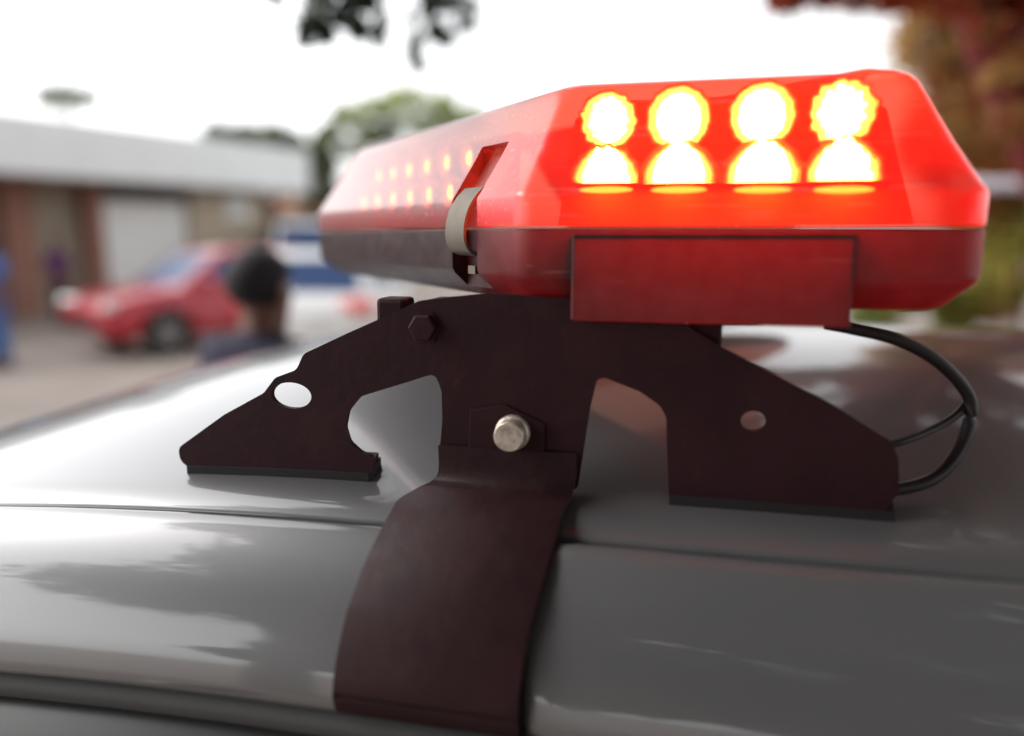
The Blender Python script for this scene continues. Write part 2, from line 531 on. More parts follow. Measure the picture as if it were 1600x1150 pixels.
# the silver car's own axes: U towards its tail, V across the roof, origin at the near corner of the light bar
A13 = R(13)
UX, UY = math.cos(A13), -math.sin(A13)
VX, VY = math.sin(A13), math.cos(A13)
AX, AY = 0.017, 0.51
def on_v(px, py, v):
    """(u, z) where the ray of photo pixel px, py meets the vertical plane at v (z counted from eye height)"""
    x = (px - 800) / 1200; y = -(py - 575) / 1200
    d = (x, math.cos(PITCH) + y * math.sin(PITCH), -math.sin(PITCH) + y * math.cos(PITCH))
    t = (v + AX * VX + AY * VY) / (d[0] * VX + d[1] * VY)
    return ((d[0] * t - AX) * UX + (d[1] * t - AY) * UY, d[2] * t)

# ------------------------------------------------------------------ ground
g = mesh_obj('ground', [(-400, -400, 0), (400, -400, 0), (400, 600, 0), (-400, 600, 0)], [(0, 1, 2, 3)], M['ground'])
structure(g, 'dusty grey brown paved ground across the yard', 'ground')

# ------------------------------------------------------------------ vehicles
def car_body(par, paint, L, w, belt, hood, deck, zb=0.2, nose=0.85, tailx=0.55):
    st = [(-L / 2, .80, .42, deck - .22), (-L / 2 + .07, .92, .30, deck - .06), (-L / 2 + .22, .96, .24, deck), (-L / 2 + tailx, 1.0, zb, deck + .02),
          (-L / 2 + tailx + .5, 1.0, zb, belt), (0, 1.0, zb, belt), (L / 2 - nose - .55, 1.0, zb, belt - .01), (L / 2 - nose, .99, zb, hood),
          (L / 2 - .3, .93, .22, hood - .10), (L / 2 - .08, .84, .27, hood - .20), (L / 2, .72, .36, hood - .32)]
    rings = []
    for x, f, z0, z1 in st:
        W = w * f; zs = z0 + (z1 - z0) * .62
        half = [(W * .80, z0), (W * .97, z0 + .06), (W, zs), (W * .965, z1 - .05), (W * .90, z1), (W * .5, z1 + .015)]
        ring = [(x, y, z) for y, z in half] + [(x, -y, z) for y, z in reversed(half)]
        rings.append(ring)
    o = rings_mesh('body', rings, paint, par)
    sub = o.modifiers.new('sub', 'SUBSURF'); sub.levels = 2; sub.render_levels = 2
    bake_mods(o)
    return o

def wheels(par, body, w, xs, r=0.31):
    cut = []
    for x in xs:
        bm = bmesh.new()
        bmesh.ops.create_cone(bm, cap_ends=True, segments=32, radius1=r + .05, radius2=r + .05, depth=2 * w + .3,
                              matrix=Matrix.Translation((x, 0, r)) @ Matrix.Rotation(R(90), 4, 'X'))
        cut.append(bm_obj('cutter', bm, M['tyre'], par))
    apply_bool(body, cut)
    sharp_smooth(body, 40)
    for x in xs:
        for s in (-1, 1):
            yo = s * (w - .015)
            ax = Vector((0, s, 0))
            whl = lathe('wheel', [(.10, -.2), (r * .6, -.2), (r * .62, -.05)], M['dark'], par, 24, ax, Vector((x, yo, r)))
            lathe('tyre', [(r * .62, -.2), (r * .95, -.2), (r, -.17), (r, -.03), (r * .95, 0), (r * .64, -.005), (r * .62, -.03)], M['tyre'], whl, 32, ax, Vector((x, yo, r)))
            bm = bmesh.new()
            for k in range(7):
                a = 2 * math.pi * k / 7
                b = box_bm(.03, r * .62, -.02, .02, -.03, .0)
                me = bpy.data.meshes.new('tmp'); b.to_mesh(me); b.free()
                mtx = Matrix.Translation((x, yo - s * .012, r)) @ Matrix.Rotation(R(-90) * s, 4, 'X') @ Matrix.Rotation(a, 4, 'Z')
                me.transform(mtx); bm.from_mesh(me); bpy.data.meshes.remove(me)
            bm_obj('rim', bm, M['rim'], whl)

def quad_panel(name, q, u0, u1, v0, v1, off, m, par, th=0.006):
    """a thin pane laid off mm in front of the bilinear patch q (four corners, seen from outside, counter-clockwise)"""
    q = [Vector(p) for p in q]
    def P(u, v): return (q[0] * (1 - u) + q[1] * u) * (1 - v) + (q[3] * (1 - u) + q[2] * u) * v
    n = (q[1] - q[0]).cross(q[3] - q[0]).normalized()
    c = [(u0, v0), (u1, v0), (u1, v1), (u0, v1)]
    pts = [P(*a) + n * (off - th) for a in c]
    return prism(name, pts, n * th, m, par, bevel=0.002)

def greenhouse(par, paint, glass, w, belt, roof, xr, xrt, xft, xf, split=0.5):
    wb, wt = w * .90, w * .70
    zb = belt - .03
    lv = [(0.0, 0), (.5, .5), (.93, .93), (1.0, 1.0)]
    rings = []
    for t, k in lv:
        a = xr + (xrt - xr) * k; b = xf + (xft - xf) * k; y = wb + (wt - wb) * k
        z = zb + (roof - zb) * t
        if t == 1.0: a += .07; b -= .10; y -= .05; z += .015
        rings.append([(a, -y, z), (b, -y, z), (b, y, z), (a, y, z)])
    cab = rings_mesh('roof', rings, paint, par, smooth=False)
    md = cab.modifiers.new('bevel', 'BEVEL'); md.width = .035; md.segments = 3; md.limit_method = 'ANGLE'; md.angle_limit = R(20)
    bake_mods(cab); sharp_smooth(cab, 40)
    B = rings[0]; T = rings[2]
    quad_panel('windshield', [B[1], B[2], T[2], T[1]], .07, .93, .10, .93, .006, glass, par)
    quad_panel('rear_window', [B[3], B[0], T[0], T[3]], .08, .92, .18, .92, .006, glass, par)
    right = [B[0], B[1], T[1], T[0]]; left = [B[2], B[3], T[3], T[2]]
    for q, a in ((right, 0), (left, 1)):
        for (u0, u1) in ((.07, split - .02), (split + .02, .93)):
            quad_panel('side_window', q, u0, u1, .14, .90, .006, glass, par)

def lamp_box(name, x, y, z, sx, sy, sz, m, par, rz=0):
    bm = box_bm(-sx / 2, sx / 2, -sy / 2, sy / 2, -sz / 2, sz / 2, min(sx, sy, sz) * .3)
    bmesh.ops.transform(bm, matrix=Matrix.Translation((x, y, z)) @ Matrix.Rotation(rz, 4, 'Z'), verts=bm.verts)
    return bm_obj(name, bm, m, par, True)

def car(name, label, cat, loc, rz, paint, glass, L=4.2, w=.85, belt=.93, hood=.92, deck=.96, roof=1.42, hatch=False, group=None, van=False):
    t = thing(name, label, cat, loc, rz, group)
    b = car_body(t, paint, L, w, belt, hood, deck)
    wheels(t, b, w, (-L / 2 + .75, L / 2 - .82))
    if van:
        greenhouse(t, paint, glass, w, belt, roof, -L / 2 + .06, -L / 2 + .16, L / 2 - 1.35, L / 2 - .72, .55)
    elif hatch:
        greenhouse(t, paint, glass, w, belt, roof, -L / 2 + .18, -L / 2 + .62, L / 2 - 1.75, L / 2 - .95)
    else:
        greenhouse(t, paint, glass, w, belt, roof, -L / 2 + .45, -L / 2 + 1.05, L / 2 - 1.85, L / 2 - 1.05)
    for s in (-1, 1):
        lamp_box('headlight', L / 2 - .16, s * w * .66, hood - .20, .16, .36, .14, M['lamp'], t, s * R(-22))
        lamp_box('tail_light', -L / 2 + .06, s * w * .74, deck - .10, .14, .40, .15, M['tail'], t, s * R(18))
        lamp_box('mirror', L / 2 - 1.45, s * (w + .06), belt + .05, .10, .20, .13, paint, t)
        for x in (-.55, .42):
            d = quad_panel('door', [(x - .47, -s * .001 + s * (w + .001), .32), (x + .47, s * (w + .001), .32), (x + .47, s * (w * .985), belt - .08), (x - .47, s * (w * .985), belt - .08)][::(1 if s < 0 else -1)], 0, 1, 0, 1, .006, paint, t, .01)
            lamp_box('handle', x - .3, s * (w + .012), belt - .18, .16, .025, .03, paint, d)
    lamp_box('front_bumper', L / 2 - .03, 0, .40, .10, w * 1.3, .12, M['trim'], t)
    lamp_box('rear_bumper', -L / 2 + .02, 0, .42, .10, w * 1.4, .12, paint, t)
    lamp_box('grille', L / 2 - .03, 0, .55, .06, w * .8, .09, M['trim'], t)
    lamp_box('number_plate', -L / 2 - .005, 0, .62, .02, .46, .11, M['lamp'], t)
    return t

hd = math.atan2(-.79, -.62)
car('red_car', 'red saloon car parked in front of the shop, nose towards the left', 'car', (-4.5, 11.96, 0), hd, M['red'], M['bluglass'], 4.3, .85, group=None)
car('white_car', 'white hatchback seen from behind, beside the head of the man', 'car', (-2.31, 10.45, 0), R(90), M['white'], M['bluglass'], 3.9, .80, roof=1.44, hatch=True)
car('white_van', 'tall white van with a blue windscreen by the shop corner', 'van', (-5.35, 19.8, 0), R(-72), M['white'], M['bluglass'], 4.3, .86, belt=1.15, hood=1.12, deck=1.15, roof=1.93, van=True)

# ------------------------------------------------------------------ the silver car that carries the light bar
CU, CV = 0.2, 0.525
cx = AX + CU * UX + CV * VX; cy = AY + CU * UY + CV * VY
silver = thing('silver_car', 'silver grey car in the foreground carrying the red light bar on its roof', 'car', (cx, cy, 0), math.pi - A13)
def CL(u, v, z): return Vector((CU - u, CV - v, z + CAM_H))     # car's u, v, z -> the car's own local axes

def drop(u):
    d = 0.0
    if u < -.10: d += .12 * (-.10 - u) ** 2
    if u > .35: d += .03 * (u - .35) ** 2
    return d
def roof_z(u, v):
    k = (v - .525) / .555
    z = -.192 + (.068 - .16 * max(0, -.10 - u) ** 2) * (1 - k * k) - drop(u)
    e = max(0, abs(v - .525) - .53)
    return z - e * e * 9
us = [-.66 + i * .03 for i in range(int((1.11 + .66) / .03) + 1)]
vs_ = [-.031] + [-.026, -.018, -.008] + [i * .035 for i in range(0, 31)] + [1.058, 1.068, 1.076, 1.081]
rv, rf = [], []
for u in us:
    for v in vs_:
        rv.append(CL(u, v, roof_z(u, v)))
nv = len(vs_)
for i in range(len(us) - 1):
    for j in range(nv - 1):
        a = i * nv + j
        rf.append((a, a + 1, a + nv + 1, a + nv))
roof = mesh_obj('roof_panel', rv, rf, M['silver'], silver, True)
md = roof.modifiers.new('thick', 'SOLIDIFY'); md.thickness = .012; md.offset = -1
bm = bmesh.new(); bm.from_mesh(roof.data); bmesh.ops.recalc_face_normals(bm, faces=bm.faces)
if sum(f.normal.z for f in bm.faces) < 0: bmesh.ops.reverse_faces(bm, faces=bm.faces)
bm.to_mesh(roof.data); bm.free()

# door frames below the roof seam: a curved cant rail that ends in a rolled lip over the window
FR = [(-.0400, -.2000), (-.0415, -.1945), (-.046, -.1942), (-.054, -.200), (-.070, -.2145), (-.086, -.236), (-.099, -.261), (-.106, -.281), (-.1065, -.290), (-.101, -.2945), (-.093, -.291), (-.086, -.272), (-.060, -.226), (-.043, -.208)]
def frame_strip(name, u0, u1, mirror=False, round0=.02, round1=.02):
    us_ = [u0, u0 + round0 * .15, u0 + round0 * .5, u0 + round0] + [u0 + round0 + (u1 - round1 - u0 - round0) * k / 14 for k in range(1, 14)] + [u1 - round1, u1 - round1 * .5, u1 - round1 * .15, u1]
    rings = []
    cv_ = sum(p[0] for p in FR) / len(FR); cz_ = sum(p[1] for p in FR) / len(FR)
    for u in us_:
        e = min((u - u0) / round0, (u1 - u) / round1, 1.0)
        s = 1 - .16 * (1 - math.sqrt(max(0, 1 - (1 - e) ** 2)))
        ring = []
        for v, z in FR:
            v2 = cv_ + (v - cv_) * s; z2 = cz_ + (z - cz_) * s
            if mirror: v2 = 1.05 - v2
            ring.append(CL(u, v2, z2 - drop(u)))
        rings.append(ring)
    o = rings_mesh(name, rings, M['silver'], silver)
    sharp_smooth(o, 60)
    return o
for mir in (False, True):
    frame_strip('door_frame', -.80, -.040, mir, .03, .02)
    frame_strip('door_frame', .012, 1.10, mir, .022, .03)
    f = (lambda v: 1.05 - v) if mir else (lambda v: v)
    # dark gutter under the seam, rubber seal under the frames, pillar between the doors
    def strip(name, pts, u0, u1, m, n=24):
        rings = [[CL(u, f(v), z - drop(u)) for v, z in pts] for u in [u0 + (u1 - u0) * k / n for k in range(n + 1)]]
        return rings_mesh(name, rings, m, silver)
    strip('roof_gutter', [(-.0255, -.205), (-.0255, -.215), (-.062, -.240), (-.055, -.225), (-.040, -.2085)], -.80, 1.1, M['trim'])
    strip('window_seal', [(-.095, -.292), (-.1035, -.2955), (-.106, -.301), (-.106, -.309), (-.092, -.309), (-.086, -.288)], -.85, 1.15, M['seal'])
    strip('centre_pillar', [(-.090, -.27), (-.094, -.30), (-.24, -.72), (-.10, -.72), (-.06, -.26)], -.048, .020, M['trim'], 2)
    for a, b in ((-.95, -.044), (.016, 1.25)):
        w_ = strip('side_window', [(-.098, -.3085), (-.101, -.3085), (-.268, -.735), (-.262, -.735)], a, b, M['dull_glass'], 12)
bd = car_body(silver, M['silver'], 4.35, .84, .93, .92, .97, nose=.95)
wheels(silver, bd, .84, (-1.35, 1.33))
def pane(name, pts, m, th=.006):
    p = [CL(*a) for a in pts]
    n = (p[1] - p[0]).cross(p[2] - p[0]).normalized()
    return prism(name, p, n * th, m, silver)
zr = roof_z(-.655, .5)
pane('windshield', [(-.665, .02, roof_z(-.66, .05) - .012), (-.665, 1.03, roof_z(-.66, 1.0) - .012), (-1.30, 1.17, -.745), (-1.30, -.12, -.745)], M['glass'])
pane('rear_window', [(1.115, 1.03, roof_z(1.1, 1.0) - .012), (1.115, .02, roof_z(1.1, .05) - .012), (1.68, -.10, -.70), (1.68, 1.15, -.70)], M['glass'])
for v0, v1 in ((-.03, -.20), (1.08, 1.25)):
    s = 1 if v0 < 0 else -1
    pillar = tube('pillar', [CL(-.62, v0, roof_z(-.6, .0) - .05), CL(-.95, v0 - s * .09, -.50), CL(-1.33, v1, -.76)], [.035, .035, .04], M['silver'], silver, 8)
    tube('pillar', [CL(1.06, v0, -.25), CL(1.35, v0 - s * .09, -.45), CL(1.72, v1, -.72)], [.045, .05, .06], M['silver'], silver, 8)
    lamp_box('mirror', 2.175 - 1.5, s * -1 * -1 * (.84 + .10) * (1), .99, .11, .2, .14, M['silver'], silver)
for s in (-1, 1):
    lamp_box('headlight', 2.03, s * .58, .70, .16, .36, .15, M['lamp'], silver, s * R(-22))
    lamp_box('tail_light', -2.10, s * .62, .84, .14, .36, .16, M['tail'], silver, s * R(18))
lamp_box('front_bumper', 2.14, 0, .40, .1, 1.1, .13, M['trim'], silver)
lamp_box('rear_bumper', -2.14, 0, .42, .1, 1.2, .13, M['silver'], silver)

# ------------------------------------------------------------------ the light bar
Z0 = -.183
bar = thing('emergency_light_bar', 'red emergency light bar with lit lamps, bolted to the silver car roof', 'light bar', (AX, AY, Z0 + CAM_H), -A13)
def BL(u, v, z): return Vector((u, v, z - Z0))

OUT = [(-.012, 0), (.264, 0), (.284, .07), (-.045, .40), (-.045, .65), (.284, .98), (.264, 1.05), (-.012, 1.05), (-.348, .674), (-.348, .376)]
def offset_poly(P, d):
    n = len(P); out = []
    for i in range(n):
        p0, p1, p2 = Vector(P[i - 1]), Vector(P[i]), Vector(P[(i + 1) % n])
        e1 = (p1 - p0).normalized(); e2 = (p2 - p1).normalized()
        n1 = Vector((-e1.y, e1.x)); n2 = Vector((-e2.y, e2.x))
        k = 1 + n1.dot(n2)
        out.append(p1 + (n1 + n2) * (d / k))
    return out
def fillet(P, r, seg=5):
    n = len(P); out = []
    for i in range(n):
        p0, p1, p2 = P[i - 1], P[i], P[(i + 1) % n]
        a = (p0 - p1).normalized(); b = (p2 - p1).normalized()
        ang = a.angle(b); L = min(r / math.tan(ang / 2), (p0 - p1).length * .45, (p2 - p1).length * .45)
        s, e = p1 + a * L, p1 + b * L
        for k in range(seg + 1):
            t = k / seg
            out.append(s * (1 - t) ** 2 + p1 * 2 * t * (1 - t) + e * t * t)
    return out
def bar_ring(z, d, r=.024):
    return [BL(p.x, p.y, z) for p in fillet(offset_poly(OUT, d), r)]

lens = rings_mesh('lens_cover', [bar_ring(z, d) for z, d in
    [(.0045, .0008), (.0052, 0), (.0235, 0), (.0262, .0008), (.0285, .0028), (.056, .0205), (.086, .0385), (.094, .0435), (.099, .049), (.1022, .057), (.104, .070)]], M['lens'], bar)
base = rings_mesh('base_housing', [bar_ring(z, d) for z, d in
    [(.0030, .0008), (.0022, 0), (-.026, 0), (-.030, .0018), (-.0455, .0185), (-.0475, .024)]], M['base'], bar)
# latch recess across lens and base on the left-hand wing
wl = (Vector((-.348, .376)) - Vector((-.012, 0))).normalized()      # along the wing
wn = Vector((wl.y, -wl.x));                                         # into the bar
if wn.x < 0: wn = -wn
def WP(s, n, z): 
    p = Vector((-.012, 0)) + wl * s + wn * n
    return BL(p.x, p.y, z)
def recess(s0, s1, zt, dep=.013):
    prof = [(dep, -.06), (dep, .026), (dep + .0355, .0855 - (.0855 - zt) * 0), ]
    k = (zt - .0285) / (.086 - .0285)
    prof = [(dep, -.06), (dep, .027), (dep + .0028 + .0357 * k, zt), (-.05, zt + .004), (-.05, -.06)]
    return prism('cutter', [WP(s0, n, z) for n, z in prof], (wl.x * (s1 - s0), wl.y * (s1 - s0), 0), M['lens'], bar)
S0, S1 = .064, .108
apply_bool(lens, [recess(S0, S1, .066)])
uL, zt_ = on_v(892, 345, -.004); uR, zb_ = on_v(1331, 508, -.004)
cutter = bm_obj('cutter', box_bm(uL + .003, uR - .003, -.02, .030, -.060 - Z0, -.0025 - Z0), M['base'], bar)  # opening added so lamp light reaches the end block
apply_bool(base, [recess(S0, S1, .066), cutter])
bm = bmesh.new(); bm.from_mesh(lens.data)          # the cover is open underneath, where it sits on the base
bmesh.ops.delete(bm, geom=[f for f in bm.faces if f.normal.z < -.9 and f.calc_center_median().z < .006 - Z0], context='FACES')
bm.to_mesh(lens.data); bm.free()
bm = bmesh.new(); bm.from_mesh(base.data)          # ... and the base is an open tray under it
bmesh.ops.delete(bm, geom=[f for f in bm.faces if (f.normal.z > .9 and f.calc_center_median().z > .002 - Z0) or
        (uL < f.calc_center_median().x < uR and -.01 < f.calc_center_median().y < .0315 and (abs(f.normal.x) > .99 or abs(f.normal.z) > .99 or (abs(f.normal.y) > .99 and f.calc_center_median().y > .02)))], context='FACES')
bm.to_mesh(base.data); bm.free()
sharp_smooth(lens, 28); sharp_smooth(base, 28)

# spring-steel latch strip bowed over the recess
prof = [(.010, .0335), (.004, .0275), (-.002, .019), (-.0055, .009), (-.0065, 0), (-.0055, -.007), (-.002, -.0125), (.004, -.0155)]
pp = catmull([(n, 0, z) for n, z in prof], 4)
rings = []
for i, p in enumerate(pp):
    a = pp[max(0, i - 1)]; b = pp[min(len(pp) - 1, i + 1)]
    t = (b - a).normalized(); nn = Vector((-t.z, 0, t.x)) * .0011
    q = [p + nn, p - nn]
    rings.append([WP(S0 + .007, q[0].x, q[0].z), WP(S1 - .004, q[0].x, q[0].z), WP(S1 - .004, q[1].x, q[1].z), WP(S0 + .007, q[1].x, q[1].z)])
clip = rings_mesh('latch_clip', rings, M['clip'], bar, smooth=False)
box_pts = [WP(S0 + .012, .004, -.030), WP(S1 - .02, .004, -.030), WP(S1 - .02, .012, -.030), WP(S0 + .012, .012, -.030)]
prism('latch_hook', box_pts, (0, 0, .006), M['clip'], bar)

# end block moulded onto the base below the lit end
bb = box_bm(uL, uR, -.0014, .034, -.0565 - Z0, -.0002 - Z0, .0016)
bmesh.ops.delete(bb, geom=[f for f in bb.faces if f.normal.y > .9 or f.normal.z > .9], context='FACES')
endblock = bm_obj('end_block', bb, M['base'], bar)

# LED modules of the lit end
VB = .074
board = prism('led_board', [BL(.0, VB + .004, .006), BL(.245, VB + .004, .006), BL(.222, VB + .004, .082), BL(.205, VB + .004, .094), BL(.03, VB + .004, .094), BL(.012, VB + .004, .082)], (0, .003, 0), M['board'], bar)
tops = [(950, 187, .0150, .90), (1060, 184, .0166, .93), (1192, 179, .0166, .93), (1318, 174, .0160, .90)]
lows = [(946, 284, .0170), (1060, 284, .0184), (1192, 283, .0188), (1319, 280, .0180)]
front = Vector((0, -1, 0))
for (px, py, r, f), (qx, qy, rl), jt in zip(tops, lows, (.10, .035, .04, .12)):
    u, z = on_v(px, py, VB - .006)
    mod = lathe('led_module', [(.002, .0006), (r * 1.02, .0006), (r * 1.2, .0018), (r * 1.40, .0042), (r * 1.40, .0038), (r * 1.25, -.003), (.002, -.003)], M['bowl'], bar, 48, front, BL(u, VB, z), (1, 1), None, jt * .9)
    lathe('led_lamp', [(r, .001), (r * .97, .004), (r * .82, .008), (r * .5, .0105), (r * .1, .0115)], M['led'], mod, 48, front, BL(u, VB, z), (f, 1.06), None, jt)
    u2, z2 = on_v(qx, qy, VB - .006)
    low = lathe('led_module', [(.002, .0003), (rl * 1.02, .0003), (rl * 1.18, .0016), (rl * 1.55, .0046), (rl * 1.55, .0042), (rl * 1.22, -.003), (.002, -.003)], M['bowl'], bar, 48, front, BL(u2, VB, z2 + .0002), (1, 1.0), -.0015, jt * .8)
    lathe('led_lamp', [(rl, .001), (rl * .98, .004), (rl * .85, .008), (rl * .5, .0105), (rl * .1, .0115)], M['led'], low, 48, front, BL(u2, VB, z2), (1, 1.48), 0.0, jt * .7)
    # glowing sliver put in for the lamp reflection along the lens crease
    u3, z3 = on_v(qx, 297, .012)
    lathe('crease_reflection', [(.0175, 0), (.017, .001), (.006, .0015)], M['led_dim'], low, 24, front, BL(u3, .014, z3 + .0003), (1, .12))
# unlit-looking rows of small lamps along the wing, glowing faintly through the scuffed lens
for row, zz in ((0, .066), (1, .036)):
    for k in range(6):
        s = .19 + k * .048
        n0 = .016 + (zz - .0285) * .62
        p = Vector((-.012, 0)) + wl * s + wn * (n0 + .02)
        ax = Vector((-wn.x, -wn.y, 0))
        md_ = lathe('side_led_module', [(.002, 0), (.008, 0), (.013, .008), (.0135, .008), (.0135, -.002), (.002, -.002)], M['bowl'], bar, 16, ax, BL(p.x, p.y, zz))
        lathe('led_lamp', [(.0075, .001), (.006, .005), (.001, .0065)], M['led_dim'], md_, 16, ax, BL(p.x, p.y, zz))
prism('wing_board', [WP(.12, .062, .008), WP(.47, .062, .008), WP(.47, .066, .082), WP(.12, .066, .082)], (wn.x * .003, wn.y * .003, 0), M['red_board'], bar)

# mounting brackets: laser-cut black steel plate with two spread feet and a centre leg
PLATE = [(655, 470), (607, 492), (540, 522), (474, 553), (463, 578), (430, 590), (412, 614), (350, 648), (278, 700), (282, 720), (296, 738), (300, 766), (332, 771),
         (583, 744), (583, 713), (564, 707), (546, 691), (539, 668), (544, 642), (562, 620), (640, 596), (680, 583), (690, 612), (691, 655), (684, 748), (700, 757),
         (888, 770), (902, 764), (912, 700), (921, 640), (932, 593), (945, 590), (1000, 612), (1031, 634), (1041, 652), (1042, 700), (1045, 788), (1055, 795),
         (1382, 801), (1391, 788), (1405, 768), (1404, 716), (1394, 690), (1300, 632), (1200, 580), (1125, 541), (1070, 507), (1062, 478), (960, 470), (760, 458)]
BV = .012
plate_uz = [(a, max(b, roof_z(a, BV) + .004)) for a, b in (on_v(x, y, BV) for x, y in PLATE)]
def bracket(mirror):
    f = (lambda v: 1.05 - v) if mirror else (lambda v: v)
    sg = -1 if mirror else 1
    outer = []
    for p in fillet([Vector(q) for q in plate_uz], .009, 4):
        if not outer or (p - outer[-1]).length > .0004: outer.append(p)
    if (outer[0] - outer[-1]).length < .0004: outer.pop()
    loops = [outer]
    for px, py, ru, rh in ((455, 618, .0165, .0100), (1177, 658, .0078, .0066)):
        hu, hz = on_v(px, py, BV)
        loops.append([Vector((hu + ru * math.cos(2 * math.pi * k / 28), hz + rh * math.sin(2 * math.pi * k / 28))) for k in range(28)])
    flat = [p for l in loops for p in l]; n = len(flat)
    tris = tessellate_polygon([[Vector((p.x, p.y, 0)) for p in l] for l in loops])
    verts = [BL(p.x, f(BV), p.y) for p in flat] + [BL(p.x, f(BV + .0045), p.y) for p in flat]
    faces = [tuple(t) for t in tris] + [tuple(i + n for i in reversed(t)) for t in tris]
    st_ = 0
    for l in loops:
        m_ = len(l)
        for k in range(m_): faces.append((st_ + k, st_ + (k + 1) % m_, n + st_ + (k + 1) % m_, n + st_ + k))
        st_ += m_
    bmx = bmesh.new()
    bv = [bmx.verts.new(v) for v in verts]
    for q in faces:
        try: bmx.faces.new([bv[i] for i in q])
        except ValueError: pass
    o = bm_obj('mounting_bracket', bmx, M['steel'], bar)
    md = o.modifiers.new('bevel', 'BEVEL'); md.width = .0009; md.segments = 2; md.limit_method = 'ANGLE'; md.angle_limit = R(40)
    # bent foot flanges with rubber pads on the roof
    for a, b in ((-.283, -.131), (.091, .231)):
        def zr_(u, v): return roof_z(u, v) 
        rr = []
        for u in (a, (a + b) / 2, b):
            v0, v1 = BV + .001, BV + .022
            rr.append([BL(u, f(v0), zr_(u, v0) + .0065), BL(u, f(v1), zr_(u, v1) + .0065), BL(u, f(v1), zr_(u, v1) + .011), BL(u, f(v0), zr_(u, v0) + .011)])
        rings_mesh('foot_flange', rr, M['steel'], o, smooth=False)
        rr = []
        for u in (a - .001, (a + b) / 2, b + .001):
            v0, v1 = BV - .001, BV + .024
            rr.append([BL(u, f(v0), zr_(u, v0) - .001), BL(u, f(v1), zr_(u, v1) - .001), BL(u, f(v1), zr_(u, v1) + .0063), BL(u, f(v0), zr_(u, v0) + .0063)])
        rings_mesh('foot_pad', rr, M['rubber'], o, smooth=False)
    # channel and stand-offs between bracket and base
    y0, y1 = sorted((f(BV + .006), f(BV + .07)))
    bm_obj('cross_channel', box_bm(-.095, .145, y0, y1, -.0580 - Z0, -.0492 - Z0, .001), M['steel'], o)
    for u in (-.112, .109):
        y0, y1 = sorted((f(.018), f(.042)))
        bm_obj('stand_off', box_bm(u - .011, u + .011, y0, y1, -.092 - Z0, -.046 - Z0, .003), M['steel'], o)
    u, z = on_v(664, 511, BV)
    cb = lathe('hex_bolt', [(.004, 0), (.0122, 0), (.0122, .0014), (.0100, .0015), (.0100, .0070), (.0090, .0078), (.0004, .0080)], M['steel'], o, 6, front * sg, BL(u, f(BV) , z))
    sharp_smooth(cb, 20)
    return o
near_bracket = bracket(False)
far_bracket = bracket(True)

# strap: bends off the foot of the centre leg, over the roof edge and down the door gap
ST = [(.0105, -.150, -.0740, .0265), (.0085, -.168, -.0735, .0260), (.004, -.1765, -.0785, .0246), (-.004, -.1800, -.0862, .0234), (-.020, -.1835, -.0939, .0214), (-.034, -.1868, -.0940, .0216), (-.050, -.1950, -.0955, .0212),
      (-.070, -.2085, -.0980, .0184), (-.090, -.2310, -.1015, .0140), (-.104, -.2560, -.1030, .0118), (-.1105, -.2740, -.1030, .0118), (-.1075, -.2870, -.1027, .0118), (-.098, -.2930, -.1025, .0118)]
sp = catmull([(v, 0, z) for v, z, _, _ in ST], 5)
ul = catmull([(a, 0, b) for _, _, a, b in ST], 5)
rings = []
for i, p in enumerate(sp):
    a = sp[max(0, i - 1)]; b = sp[min(len(sp) - 1, i + 1)]
    t = (b - a).normalized(); nn = Vector((-t.z, 0, t.x)) * .0019
    if nn.z < 0 or (abs(nn.z) < 1e-6 and nn.x > 0): nn = -nn
    u0, u1 = ul[i].x, ul[i].z
    o_ = p + nn; n_ = p - nn; W_ = u1 - u0
    rings.append([BL(u0, n_.x, n_.z), BL(u0, o_.x - 0, o_.z - .0008), BL(u0 + .0012, o_.x, o_.z), BL(u0 + W_ * .5, o_.x, o_.z), BL(u1 - .0012, o_.x, o_.z), BL(u1, o_.x, o_.z - .0008), BL(u1, n_.x, n_.z), BL(u0 + W_ * .5, n_.x, n_.z)])
strap = rings_mesh('mounting_strap', rings, M['strap'], bar)
sharp_smooth(strap, 45)

# zinc flange bolt holding strap and bracket
u, z = on_v(799, 678, .004)
bo = lathe('flange_bolt', [(.003, -.004), (.0125, -.004), (.0127, -.0015), (.0122, 0), (.0108, .0010), (.0106, .0105), (.0098, .0116), (.0004, .0118)], M['bolt'], bar, 36, front, BL(u, BV - .006, z))
sharp_smooth(bo, 28)
bm = bmesh.new()
for k in range(7):                     # worn raised grade marks round the head
    a = R(20 + k * 24)
    b = box_bm(-.0006, .0006, -.0004, .0004, -.0010 - .0002 * (k % 3), .0010)
    me = bpy.data.meshes.new('tmp'); b.to_mesh(me); b.free()
    me.transform(Matrix.Translation(BL(u + math.cos(a) * .0068, BV - .0180, z + math.sin(a) * .0068)) @ Matrix.Rotation(-(a - R(90)) + R(15 * ((k % 2) * 2 - 1)), 4, 'Y'))
    bm.from_mesh(me); bpy.data.meshes.remove(me)
bm_obj('grade_mark', bm, M['bolt'], bo)
# dark plate put in for the shadow behind the bolt
us2 = [on_v(x, y, .011) for x, y in ((735, 640), (790, 632), (852, 662), (850, 745), (730, 738))]
prism('bolt_shadow_plate', [BL(a, .0118, b) for a, b in us2], (0, -.0022, 0), M['steel'], bar, bevel=.0006)

